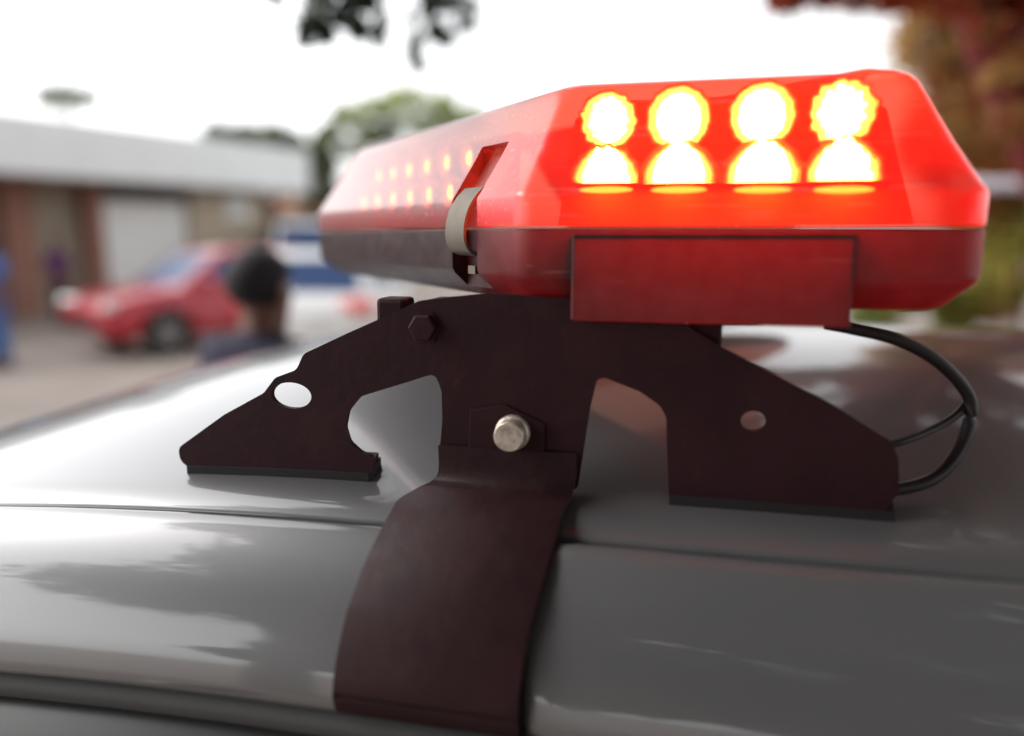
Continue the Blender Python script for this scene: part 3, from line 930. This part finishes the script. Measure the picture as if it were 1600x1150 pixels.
# supply cable looping off the base and back under the roof bracket
def UV(px, py, v):
    a, b = on_v(px, py, v); return BL(a, v, b)
cab = catmull([UV(1290, 505, .05), UV(1335, 514, .052), UV(1400, 530, .055), UV(1462, 562, .06), UV(1506, 606, .065), UV(1517, 640, .066), UV(1505, 690, .06), UV(1478, 732, .05), UV(1440, 756, .04), UV(1380, 768, .03)], 6)
tube('supply_cable', cab, .0043, M['cable'], bar, 10)
cab2 = catmull([UV(1380, 696, .03), UV(1410, 690, .035), UV(1455, 672, .05), UV(1492, 650, .062), UV(1512, 628, .07)], 6)
tube('earth_cable', cab2, .0026, M['cable'], bar, 8)

# ------------------------------------------------------------------ buildings
D = Vector((.48, .877)); NB = Vector((.877, -.48))
shop = thing('shop_building', 'low shop with a long white fascia over brown walls and a white shutter', 'building', (-9.33, 14, 0), math.atan2(D.y, D.x))
def bx(name, s0, s1, o0, o1, z0, z1, m, par=shop, bevel=0.0):     # s along the front, o out from the fascia line
    return box(name, s0, s1, -o1, -o0, z0, z1, m, par, bevel)
bx('wall', -9, 8.0, -9, -1.42, 0, 2.72, M['tan'])
bx('fascia', -9.4, 8.15, -9.2, 0, 2.74, 3.82, M['fascia'], bevel=.03)
bx('fascia_trim', -9.42, 8.18, -.2, .03, 2.70, 2.738, M['soffit'])
for s0, s1 in ((-5.2, -4.6), (-2.2, -1.7), (.80, 1.38), (2.50, 2.86)):
    bx('pillar', s0, s1, -1.41, -1.05, 0, 2.70, M['brown'])
bx('door', -1.2, .2, -1.415, -1.37, .05, 2.2, M['dark'])
sh = bx('roller_shutter', 2.95, 5.18, -1.415, -1.33, .03, 2.38, M['shutter'])
for k in range(19):
    bx('slat', 2.97, 5.16, -1.33, -1.318, .06 + k * .121, .06 + k * .121 + .108, M['shutter'], sh)
bx('lintel', 2.90, 5.24, -1.412, -1.25, 2.42, 2.66, M['dark'])
bx('end_wall', 5.26, 8.0, -1.41, -1.22, 0, 2.69, M['wall'])
bx('render_patch', 6.35, 7.10, -1.22, -1.20, 2.05, 2.6, M['shutter'])
bx('post', 7.75, 8.0, -1.2, -1.0, 0, 2.69, M['brown'])

house = thing('far_house', 'low grey house with a terracotta roof behind the shop corner', 'house', (-7.6, 31, 0), R(-4))
box('wall', -5, 6, 0, 7, 0, 2.45, M['grey_wall'], house)
prism('roof', [(-5.4, -.5, 2.47), (6.4, -.5, 2.47), (6.4, 7.5, 2.47), (-5.4, 7.5, 2.47)], (0, 0, .12), M['terracotta'], house)
rings_mesh('tile_slope', [[(-5.5, -.6, 2.60), (6.5, -.6, 2.60), (6.5, 7.6, 2.60), (-5.5, 7.6, 2.60)], [(-4, 3.3, 3.3), (5, 3.3, 3.3), (5, 3.7, 3.3), (-4, 3.7, 3.3)]], M['terracotta'], house, smooth=False)
for x in (-3, .5, 3.6):
    wnd = box('window', x - .6, x + .6, -.04, .03, 1.0, 2.0, M['glass'], house)
    box('sill', x - .68, x + .68, -.10, -.041, .92, .99, M['shutter'], wnd)
box('door', -1.6, -.7, -.05, .02, .02, 2.05, M['brown'], house)

# ------------------------------------------------------------------ vegetation
def leaves(name, clumps, mats, par, size, n_per, flat=.6):
    """clumps: (centre, radii, material index, count factor); many small folded leaves scattered through each clump"""
    V, F, MI = [], [], []
    base_i = 0
    for c, rad, mi, k, *sz in clumps:
        n = int(n_per * k)
        d = nrng.normal(size=(n, 3)); d /= np.linalg.norm(d, axis=1)[:, None]
        rr = nrng.uniform(.15, 1, n) ** .5
        p = np.array(c) + d * rr[:, None] * np.array(rad)
        p += nrng.normal(size=(n, 3)) * np.array(rad) * .10
        a = nrng.normal(size=(n, 3)); a[:, 2] *= flat; a[:, 2] -= .25; a /= np.linalg.norm(a, axis=1)[:, None]
        b = np.cross(a, nrng.normal(size=(n, 3))); b /= np.linalg.norm(b, axis=1)[:, None]
        L = size * (sz[0] if sz else 1) * nrng.uniform(.6, 1.35, n)[:, None]
        nn = np.cross(a, b) * L * .12
        q = np.stack([p - a * L * .5, p + b * L * .27 + nn, p + a * L * .5, p - b * L * .27 + nn], 1).reshape(-1, 3)
        V.append(q)
        idx = np.arange(n * 4).reshape(n, 4) + base_i
        F.append(idx); base_i += n * 4
        MI += [mi if rng.random() > .22 else rng.randrange(len(mats)) for _ in range(n)]
    V = np.concatenate(V); F = np.concatenate(F)
    me = bpy.data.meshes.new(name)
    me.vertices.add(len(V)); me.vertices.foreach_set('co', V.astype(np.float32).ravel())
    me.loops.add(F.size); me.loops.foreach_set('vertex_index', F.astype(np.int32).ravel())
    me.polygons.add(len(F)); me.polygons.foreach_set('loop_start', np.arange(0, F.size, 4, dtype=np.int32))
    for m in mats: me.materials.append(m)
    me.polygons.foreach_set('material_index', np.array(MI, dtype=np.int32))
    me.update(calc_edges=True); me.validate()
    return link(bpy.data.objects.new(name, me), par)

def merge_tubes(name, paths, m, par):
    verts, faces = [], []
    for path, radii in paths:
        r = tube_rings(path, radii, 8); n = 8; o = len(verts)
        for ring in r: verts += ring
        for i in range(len(r) - 1):
            for j in range(n):
                k = (j + 1) % n
                faces.append((o + i * n + j, o + i * n + k, o + (i + 1) * n + k, o + (i + 1) * n + j))
        faces.append(tuple(o + (len(r) - 1) * n + j for j in range(n)))
    return mesh_obj(name, verts, faces, m, par, True)

def tree(name, label, loc, trunk_top, r0, clumps, mats, size, n_per, bark='bark', cat='tree', bend=(0, 0), group=None, extra=None):
    t = thing(name, label, cat, loc, 0, group)
    tt = Vector(trunk_top)
    path = catmull([(0, 0, -.1), (tt.x * .3 + bend[0], tt.y * .3 + bend[1], tt.z * .4), tt * .75, tt], 5)
    tr = tube('trunk', path, [r0 * (1.15 - .65 * i / (len(path) - 1)) for i in range(len(path))], M[bark], t, 12)
    limbs = []
    for c, rad, mi, k in clumps:
        c = Vector(c); s = path[rng.randrange(len(path) * 2 // 3, len(path))]
        mid = s * .45 + c * .55 + Vector((rng.uniform(-.2, .2), rng.uniform(-.2, .2), -.12)) * (c - s).length * .6
        pp = catmull([s, mid, c], 4)
        limbs.append((pp, [r0 * .34 * (1 - .8 * i / (len(pp) - 1)) for i in range(len(pp))]))
    merge_tubes('limbs', limbs + (extra or []), M[bark], t)
    leaves('crown', clumps, mats, t, size, n_per)
    return t

def blobs(c, R3, n, mats_n, rad=(.28, .45), seed=1, shell=.75):
    r = random.Random(seed); out = []
    for _ in range(n):
        while True:
            d = Vector((r.uniform(-1, 1), r.uniform(-1, 1), r.uniform(-1, 1)))
            if .1 < d.length < 1: break
        d = d.normalized() * (d.length ** .5) * shell
        k = r.uniform(*rad)
        out.append(((c[0] + d.x * R3[0], c[1] + d.y * R3[1], c[2] + d.z * R3[2]), (R3[0] * k, R3[1] * k, R3[2] * k * .8), r.randrange(mats_n), r.uniform(.7, 1.3)))
    return out

greens = [M['leaf_far'], M['leaf_mid'], M['leaf_far']]
olive = [M['leaf_pale'], M['leaf_pale'], M['leaf_mid']]
# dark row behind the shop roof
for i, (px, py, Y, rw, rh, nm) in enumerate([(372, 212, 36, 2.0, 1.3, 'dark green tree with a flat crown behind the left of the white fascia'), (440, 232, 34, 1.5, 1.6, 'rounded dark green tree behind the right end of the white fascia'), (500, 262, 32, .9, 2.3, 'narrow green tree just right of the white fascia end')]):
    c = at(px, py + 20, Y)
    tree('broadleaf_tree', nm, (c.x, Y, 0), (.1, 0, c.z - .8), .22, blobs((0, 0, c.z), (rw, 1.6, rh), 16, 3, seed=20 + i), greens, .30, 420, group='trees behind the shop')
c = at(620, 215, 27)
cl = [(tuple(at(px, py, 27) - Vector((c.x, 27, 0)) + Vector((0, rng.uniform(-.6, .6), 0))), (rx, .7, rz_), mi, k) for px, py, rx, rz_, mi, k in
      [(540, 180, .4, .35, 0, .7), (520, 200, .4, .3, 2, .5), (575, 215, .6, .35, 0, .8), (590, 165, .85, .42, 0, 1.3), (640, 158, .8, .42, 0, 1.2), (690, 165, .6, .45, 0, 1), (660, 190, .9, .4, 0, 1.3), (600, 205, .7, .4, 2, 1), (560, 190, .45, .35, 0, .6), (710, 195, .5, .5, 0, 1),
       (545, 235, .4, .35, 2, .5), (520, 215, .5, .3, 2, .5), (575, 260, .35, .4, 2, .5), (680, 225, .6, .5, 2, .9), (640, 245, .4, .4, 2, .5), (560, 285, .4, .4, 1, .6), (740, 190, .5, .5, 0, 1), (620, 285, .5, .5, 2, .6)]]
tree('olive_tree', 'pale olive green tree with an airy crown above the left side of the light bar', (c.x, 27, 0), (.1, 0, 4.6), .2, cl, olive, .2, 340, bend=(.2, 0))
c = at(104, 152, 42)
tree('tall_tree', 'lone tall slim tree whose grey green tuft shows above the white fascia', (c.x, 42, 0), (.1, 0, c.z - .3), .12, [((0, 0, c.z), (1.8, 1.3, .80), 2, 1.3), ((-.9, 0, c.z - .12), (.8, .8, .4), 0, .5), ((1.0, 0, c.z + .02), (.8, .8, .4), 2, .5)], greens, .24, 480)

# leaning tree on the right, lens flare in its colours; canopy over the silver car
def shade_tree():
    b = Vector((4.75, 5.0, 0))
    pts = []
    rust = [M['leaf_flare_rust'], M['leaf_ochre'], M['leaf_flare_red'], M['leaf_yellow'], M['leaf_mid'], M['leaf_dark']]  # rust and red entries carry the lens-flare tint
    cl = []
    r = random.Random(5)
    # crown low on the right, behind the trunk
    for px, py, Y, rx, rz_, mi in [(1450, 60, 7.5, .30, .40, 1), (1490, 150, 7.5, .35, .4, 0), (1460, 220, 7.6, .3, .35, 1), (1520, 60, 7.8, .4, .5, 0), (1560, 160, 7.8, .45, .5, 0), (1520, 250, 7.6, .4, .45, 0),
                                   (1600, 260, 7.8, .5, .5, 2), (1580, 360, 7.6, .4, .35, 3), (1640, 120, 7.8, .6, .6, 0), (1700, 250, 7.5, .7, .8, 0), (1750, 60, 7.5, .8, .8, 1), (1540, 330, 7.8, .3, .3, 0), (1500, -40, 7.2, .6, .35, 0), (1620, -20, 7.2, .7, .4, 2)]:
        cl.append((tuple(at(px, py, Y) - b), (rx, .5, rz_), mi, .9))
    for px, py, Y, rx, rz_, mi in [(1545, 40, 4.5, .10, .10, 2), (1600, 90, 4.5, .12, .12, 0), (1580, 190, 4.6, .14, .12, 0), (1520, -10, 4.5, .14, .08, 2), (1615, 10, 4.5, .12, .1, 2), (1560, 120, 4.4, .08, .07, 1)]:
        cl.append((tuple(at(px, py, Y) - b), (rx, .15, rz_), mi, .10, .8))
    # fringe along the top right of the frame, red flare in its leaf colour
    for px, py, Y in [(1235, -12, 3.4), (1290, -22, 3.4), (1340, -16, 3.5), (1395, -10, 3.6), (1440, -12, 3.7), (1480, 5, 3.9), (1300, -70, 3.5), (1400, -70, 3.6)]:
        cl.append((tuple(at(px, py, Y) - b), (.10, .16, .085), 2, .16, .7))
    # canopy overhead, above and right of the car, with gaps
    for _ in range(60):
        x = r.uniform(-.6, 6.2); y = r.uniform(-1.5, 7.0); z = r.uniform(3.9, 5.6) + .12 * max(0, x - 1)
        if y > 2.2 and z < 1.65 + y * .62: z = 1.65 + y * .62 + r.uniform(.2, .9)
        cl.append((tuple(Vector((x, y, z)) - b), (r.uniform(.45, .8), r.uniform(.45, .8), r.uniform(.25, .4)), r.choice([0, 0, 1, 3, 4, 4]), 1.1))
    t = thing('leaning_tree', 'tree with a thick leaning trunk at the right edge, tinted by red lens flare', 'tree', tuple(b))
    tip = at(1400, -420, 4.6) - b
    tp = catmull([(0, 0, -.1), at(1690, 330, 4.95) - b, at(1600, 150, 4.9) - b, at(1535, 0, 4.8) - b, tip], 5)
    tr = tube('trunk', tp, [.26 - .12 * i / (len(tp) - 1) for i in range(len(tp))], M['flare_bark'], t, 14)
    limbs = []
    for c_, rad, mi, k, *_ in cl[14:]:
        c_ = Vector(c_); s = tp[r.randrange(len(tp) * 2 // 3, len(tp))]
        pp = catmull([s, s * .5 + c_ * .5 + Vector((0, 0, .15)), c_], 4)
        limbs.append((pp, [max(.006, .05 * (1 - .85 * i / (len(pp) - 1))) * (.3 if k < .2 else 1) for i in range(len(pp))]))
    merge_tubes('limbs', limbs, M['flare_bark'], t)
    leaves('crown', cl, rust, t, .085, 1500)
shade_tree()

# green tree behind the camera, its hanging twigs show at the top of the picture
def hanging_tree():
    b = Vector((-2.6, -2.4, 0)); r = random.Random(9); cl = []
    for px, py, Y, rx, rz_, k in [(500, 8, 2.3, .045, .05, .030), (480, 40, 2.3, .035, .03, .014), (540, 22, 2.3, .05, .04, .028), (572, -5, 2.35, .05, .05, .03), (548, -30, 2.3, .1, .05, .05), (598, 30, 2.4, .02, .03, .005), (430, -5, 2.3, .03, .02, .006),
                                   (668, 0, 3.0, .05, .035, .028), (700, 5, 3.0, .06, .04, .04), (735, 8, 3.0, .03, .035, .014), (682, 50, 3.0, .03, .04, .02), (645, 78, 3.0, .018, .05, .010), (655, 104, 3.0, .018, .018, .006), (690, -35, 3.0, .12, .06, .06), (640, 30, 3.0, .02, .03, .006), (720, 40, 3.0, .02, .03, .012), (700, 62, 3.0, .02, .03, .010), (650, 62, 3.0, .014, .05, .006), (652, 100, 3.0, .012, .03, .005), (738, 38, 3.0, .015, .03, .008), (505, 52, 2.3, .03, .03, .012), (560, 45, 2.3, .025, .03, .012), (590, 55, 2.35, .015, .03, .006), (474, 62, 2.3, .015, .02, .005), (670, 18, 3.0, .03, .03, .02)]:
        cl.append((tuple(at(px, py, Y) - b), (rx, .05, rz_), r.choice([1, 1, 2, 0]), k * 2.2 if py < 45 else k * 5, .5 if py < 45 else .6))
    n_small = len(cl)
    for _ in range(120):  # unseen crown mass, enlarged to darken reflections in the door frames
        x = r.uniform(-5.0, 5.5); y = r.uniform(-7.5, .9); z = r.uniform(2.0, 6.5)
        if (x < -1.2 and y > -.4) or (y > -2.2 and z < 3.3): continue
        cl.append((tuple(Vector((x, y, z)) - b), (r.uniform(.6, 1.05), r.uniform(.6, 1.05), r.uniform(.4, .75)), r.choice([0, 1, 2]), .7, 2.4))
    for _ in range(30):          # unseen boughs added over the car to darken its reflections
        x = r.uniform(-2.6, 1.2); y = r.uniform(-.6, 1.6); z = r.uniform(4.4, 6.2)
        cl.append((tuple(Vector((x, y, z)) - b), (r.uniform(.4, .7), r.uniform(.4, .7), r.uniform(.2, .35)), r.choice([0, 1, 2]), .55, 2.0))
    t = thing('overhanging_tree', 'dark green tree whose leafy twigs hang into the top of the sky', 'tree', tuple(b))
    tp = catmull([(0, 0, -.1), (.15, .1, 1.3), (.3, .35, 2.6), (1.0, 1.3, 4.0)], 5)
    tube('trunk', tp, [.22 - .12 * i / (len(tp) - 1) for i in range(len(tp))], M['bark'], t, 12)
    limbs = []
    top = Vector((1.9, 3.2, 3.9))
    for i, (c_, rad, mi, k, *_) in enumerate(cl):
        c_ = Vector(c_)
        if i < n_small:
            s = c_ + Vector((.1, -.15, .5 + .1 * r.random())); pp = catmull([tp[-1], tp[-1] * .3 + s * .7 + Vector((0, 0, .15)), s, c_], 4)
            limbs.append((pp, [max(.002, .022 * (1 - i_ / (len(pp) - 1))) for i_ in range(len(pp))]))
        else:
            s = tp[r.randrange(len(tp) // 2, len(tp))]
            pp = catmull([s, s * .5 + c_ * .5 + Vector((0, 0, .15)), c_], 4)
            limbs.append((pp, [max(.006, .05 * (1 - .85 * j / (len(pp) - 1))) for j in range(len(pp))]))
    merge_tubes('limbs', limbs, M['bark'], t)
    leaves('crown', cl, [M['leaf_mid'], M['leaf_dark'], M['leaf_grey']], t, .07, 1500)
hanging_tree()

# shrubs and trees beyond the car on the right
for i, (px, Y, rw, h, mts, nm) in enumerate([
        (1400, 11, .8, 1.15, [M['leaf_yellow'], M['leaf_pale'], M['leaf_mid']], 'yellow green shrub just behind the right tip of the light bar'),
        (1490, 11.5, .9, 1.4, [M['leaf_yellow'], M['leaf_pale'], M['leaf_yellow']], 'bright yellow green bush right of the light bar, left of the ochre bush'),
        (1600, 11, 1.0, 2.0, [M['leaf_ochre'], M['leaf_yellow'], M['leaf_flare_rust']], 'ochre brown bush at the right edge beyond the car roof')]):
    c = at(px, 440, Y)
    tree('shrub', nm, (c.x, Y, 0), (0, 0, h * .5), .05, blobs((0, 0, h * .58), (rw, .8, h * .5), 12, 3, seed=60 + i), mts, .11, 420, cat='shrub', group='shrubs beyond the car roof')
for i, (px, Y, rw, h, nm) in enumerate([(1570, 17, 2.0, 5.2, 'tree with red flare in its brown leaves, filling the gap behind the leaning trunk'), (1690, 15, 2.6, 5.6, 'tree with red flare in its brown leaves at the far right, mostly out of the picture')]):
    c = at(px, 440, Y)
    tree('brown_tree', nm, (c.x, Y, 0), (0, 0, h * .55), .2, blobs((0, 0, h * .58), (rw, 2.0, h * .42), 22, 3, seed=80 + i), [M['leaf_flare_rust'], M['leaf_ochre'], M['leaf_yellow']], .2, 620, bark='flare_bark', group='brown trees on the right')
rl = thing('yard_rail', 'pale lilac painted rail on posts crossing at the right edge', 'rail', tuple(at(1640, 365, 6.4).xy) + (0,), R(-8))
zr_ = at(1580, 288, 6.4).z
tube('top_rail', [(-.75, 0, zr_), (.3, .02, zr_), (2.2, 0, zr_)], .05, M['rail'], rl, 10)
for x in (.75, 2.15):
    tube('post', [(x, .0, 0), (x, .0, zr_ - .045)], .04, M['rail'], rl, 10)

# ------------------------------------------------------------------ people
def skin_mesh(name, verts, edges, radii, m, par, root=0, sub=2):
    me = bpy.data.meshes.new(name)
    me.from_pydata(verts, edges, [])
    o = link(bpy.data.objects.new(name, me), par)
    md = o.modifiers.new('skin', 'SKIN')
    if not me.skin_vertices: me.skin_vertices.new()
    sv = me.skin_vertices[0].data
    for i, r in enumerate(radii):
        sv[i].radius = r if isinstance(r, tuple) else (r, r)
        sv[i].use_root = (i == root)
    md.use_smooth_shade = True
    s = o.modifiers.new('sub', 'SUBSURF'); s.levels = sub; s.render_levels = sub
    bake_mods(o)
    o.data.materials.clear(); o.data.materials.append(m)
    sharp_smooth(o, 80)
    return o

def person(label, loc, rz, h, shirt, skin=M['skin'], hair=M['hair'], arms=((.05, .02), (.05, .02)), group=None, trousers=M['trousers']):
    """stands facing local +Y"""
    k = h / 1.75
    t = thing('person', label, 'person', loc, rz, group)
    V, E, Rr = [], [], []
    def add(p, r, parent=None):
        V.append(tuple(c * k for c in p)); Rr.append(tuple(c * k for c in r) if isinstance(r, tuple) else r * k)
        if parent is not None: E.append((parent, len(V) - 1))
        return len(V) - 1
    pel = add((0, 0, .95), (.14, .10))
    wst = add((0, 0, 1.10), (.125, .095), pel)
    chs = add((0, .01, 1.30), (.15, .11), wst)
    nb = add((0, -.005, 1.44), (.085, .075), chs)
    nk = add((0, .01, 1.52), .072, nb)
    jw = add((0, .030, 1.585), (.074, .082), nk)
    hd_ = add((0, .020, 1.665), (.080, .094), jw)
    cr = add((0, .008, 1.70), (.055, .068), hd_)
    for s, (fw, bd) in zip((-1, 1), arms):
        sh = add((s * .17, 0, 1.41), .062, chs)
        el = add((s * .225, -.01 + fw * .4, 1.13), .044, sh)
        wr = add((s * (.235 - bd), .05 + fw, .88), .028, el)
        pa = add((s * (.235 - bd), .065 + fw, .80), (.022, .036), wr)
        for q, (dy, ln) in enumerate(((.028, .075), (.010, .088), (-.010, .082), (-.027, .062))):
            f1 = add((s * (.237 - bd), .065 + fw + dy, .755), .0095, pa)
            add((s * (.228 - bd), .070 + fw + dy, .755 - ln), .008, f1)
        th = add((s * (.225 - bd), .110 + fw, .785), .010, pa)
        add((s * (.215 - bd), .125 + fw, .745), .009, th)
        hp = add((s * .09, 0, .86), .088, pel)
        kn = add((s * .10, .015, .49), .056, hp)
        an = add((s * .105, -.02, .09), .040, kn)
        add((s * .115, .13, .035), (.040, .030), an)
    body = skin_mesh('body', V, E, Rr, skin, t)
    # face: nose, eyes, mouth; ears
    bm = bmesh.new()
    bmesh.ops.create_uvsphere(bm, u_segments=10, v_segments=8, radius=1, matrix=Matrix.Translation(Vector((0, .118, 1.615)) * k) @ Matrix.Diagonal((.016 * k, .020 * k, .028 * k, 1)))
    bm_obj('nose', bm, skin, body, True)
    for s in (-1, 1):
        bm = bmesh.new()
        bmesh.ops.create_uvsphere(bm, u_segments=10, v_segments=8, radius=1, matrix=Matrix.Translation(Vector((s * .088, .012, 1.628)) * k) @ Matrix.Rotation(s * R(20), 4, 'Z') @ Matrix.Diagonal((.010 * k, .021 * k, .033 * k, 1)))
        bm_obj('ear', bm, skin, body, True)
        bm = bmesh.new()
        bmesh.ops.create_uvsphere(bm, u_segments=10, v_segments=8, radius=.011 * k, matrix=Matrix.Translation(Vector((s * .032, .100, 1.648)) * k))
        bm_obj('eye', bm, M['lamp'], body, True)
    bm = bmesh.new()
    bmesh.ops.create_uvsphere(bm, u_segments=10, v_segments=8, radius=1, matrix=Matrix.Translation(Vector((0, .103, 1.568)) * k) @ Matrix.Diagonal((.025 * k, .008 * k, .008 * k, 1)))
    bm_obj('mouth', bm, M['brown'], body, True)
    # hair: a close cap over crown and back of the head
    bm = bmesh.new()
    bmesh.ops.create_uvsphere(bm, u_segments=28, v_segments=20, radius=1, matrix=Matrix.Translation(Vector((0, .008, 1.672)) * k) @ Matrix.Diagonal((.094 * k, .110 * k, .098 * k, 1)))
    dele = [v for v in bm.verts if (v.co.z < (1.66 + (.035 if v.co.y > .06 * k else 0)) * k and v.co.y > .025 * k) or v.co.z < 1.60 * k]
    bmesh.ops.delete(bm, geom=dele, context='VERTS')
    ho = bm_obj('hair', bm, hair, t, True)
    md = ho.modifiers.new('th', 'SOLIDIFY'); md.thickness = .008 * k
    # shirt
    V2, E2, R2 = [], [], []
    def add2(p, r, parent=None):
        V2.append(tuple(c * k for c in p)); R2.append(tuple(c * k for c in r) if isinstance(r, tuple) else r * k)
        if parent is not None: E2.append((parent, len(V2) - 1))
        return len(V2) - 1
    a = add2((0, 0, .90), (.165, .125)); b = add2((0, 0, 1.10), (.150, .118), a); c_ = add2((0, .01, 1.30), (.172, .132), b); d = add2((0, -.005, 1.465), (.125, .100), c_); add2((0, .004, 1.535), (.080, .078), d)
    for s, (fw, bd) in zip((-1, 1), arms):
        sh = add2((s * .175, 0, 1.435), .084, c_)
        el = add2((s * .222, -.01 + fw * .3, 1.16), .060, sh)
    skin_mesh('shirt', V2, E2, R2, shirt, t)
    V2, E2, R2 = [], [], []
    a = add2((0, 0, .97), (.152, .112))
    for s in (-1, 1):
        hp = add2((s * .09, 0, .84), .100, a); kn = add2((s * .10, .015, .49), .072, hp); add2((s * .105, -.015, .10), .062, kn)
    skin_mesh('trousers', V2, E2, R2, trousers, t)
    for s in (-1, 1):
        lamp_box('shoe', s * .112 * k, .055 * k, .045 * k, .10 * k, .27 * k, .09 * k, M['rubber'], t)
    return t

p = at(402, 440, 2.12)
person('dark haired man in a navy top seen from behind, beyond the car roof', (p.x, p.y, 0), R(-28), 1.595, M['navy'])
p = at(-12, 440, 9.5)
person('person in a blue top at the left edge of the yard', (p.x, p.y, 0), R(160), 1.62, M['blue'], trousers=M['blue'])
p = at(92, 440, 14)
person('person in a dark purple top standing near the shop pillars', (p.x, p.y, 0), R(200), 1.55, M['purple'])
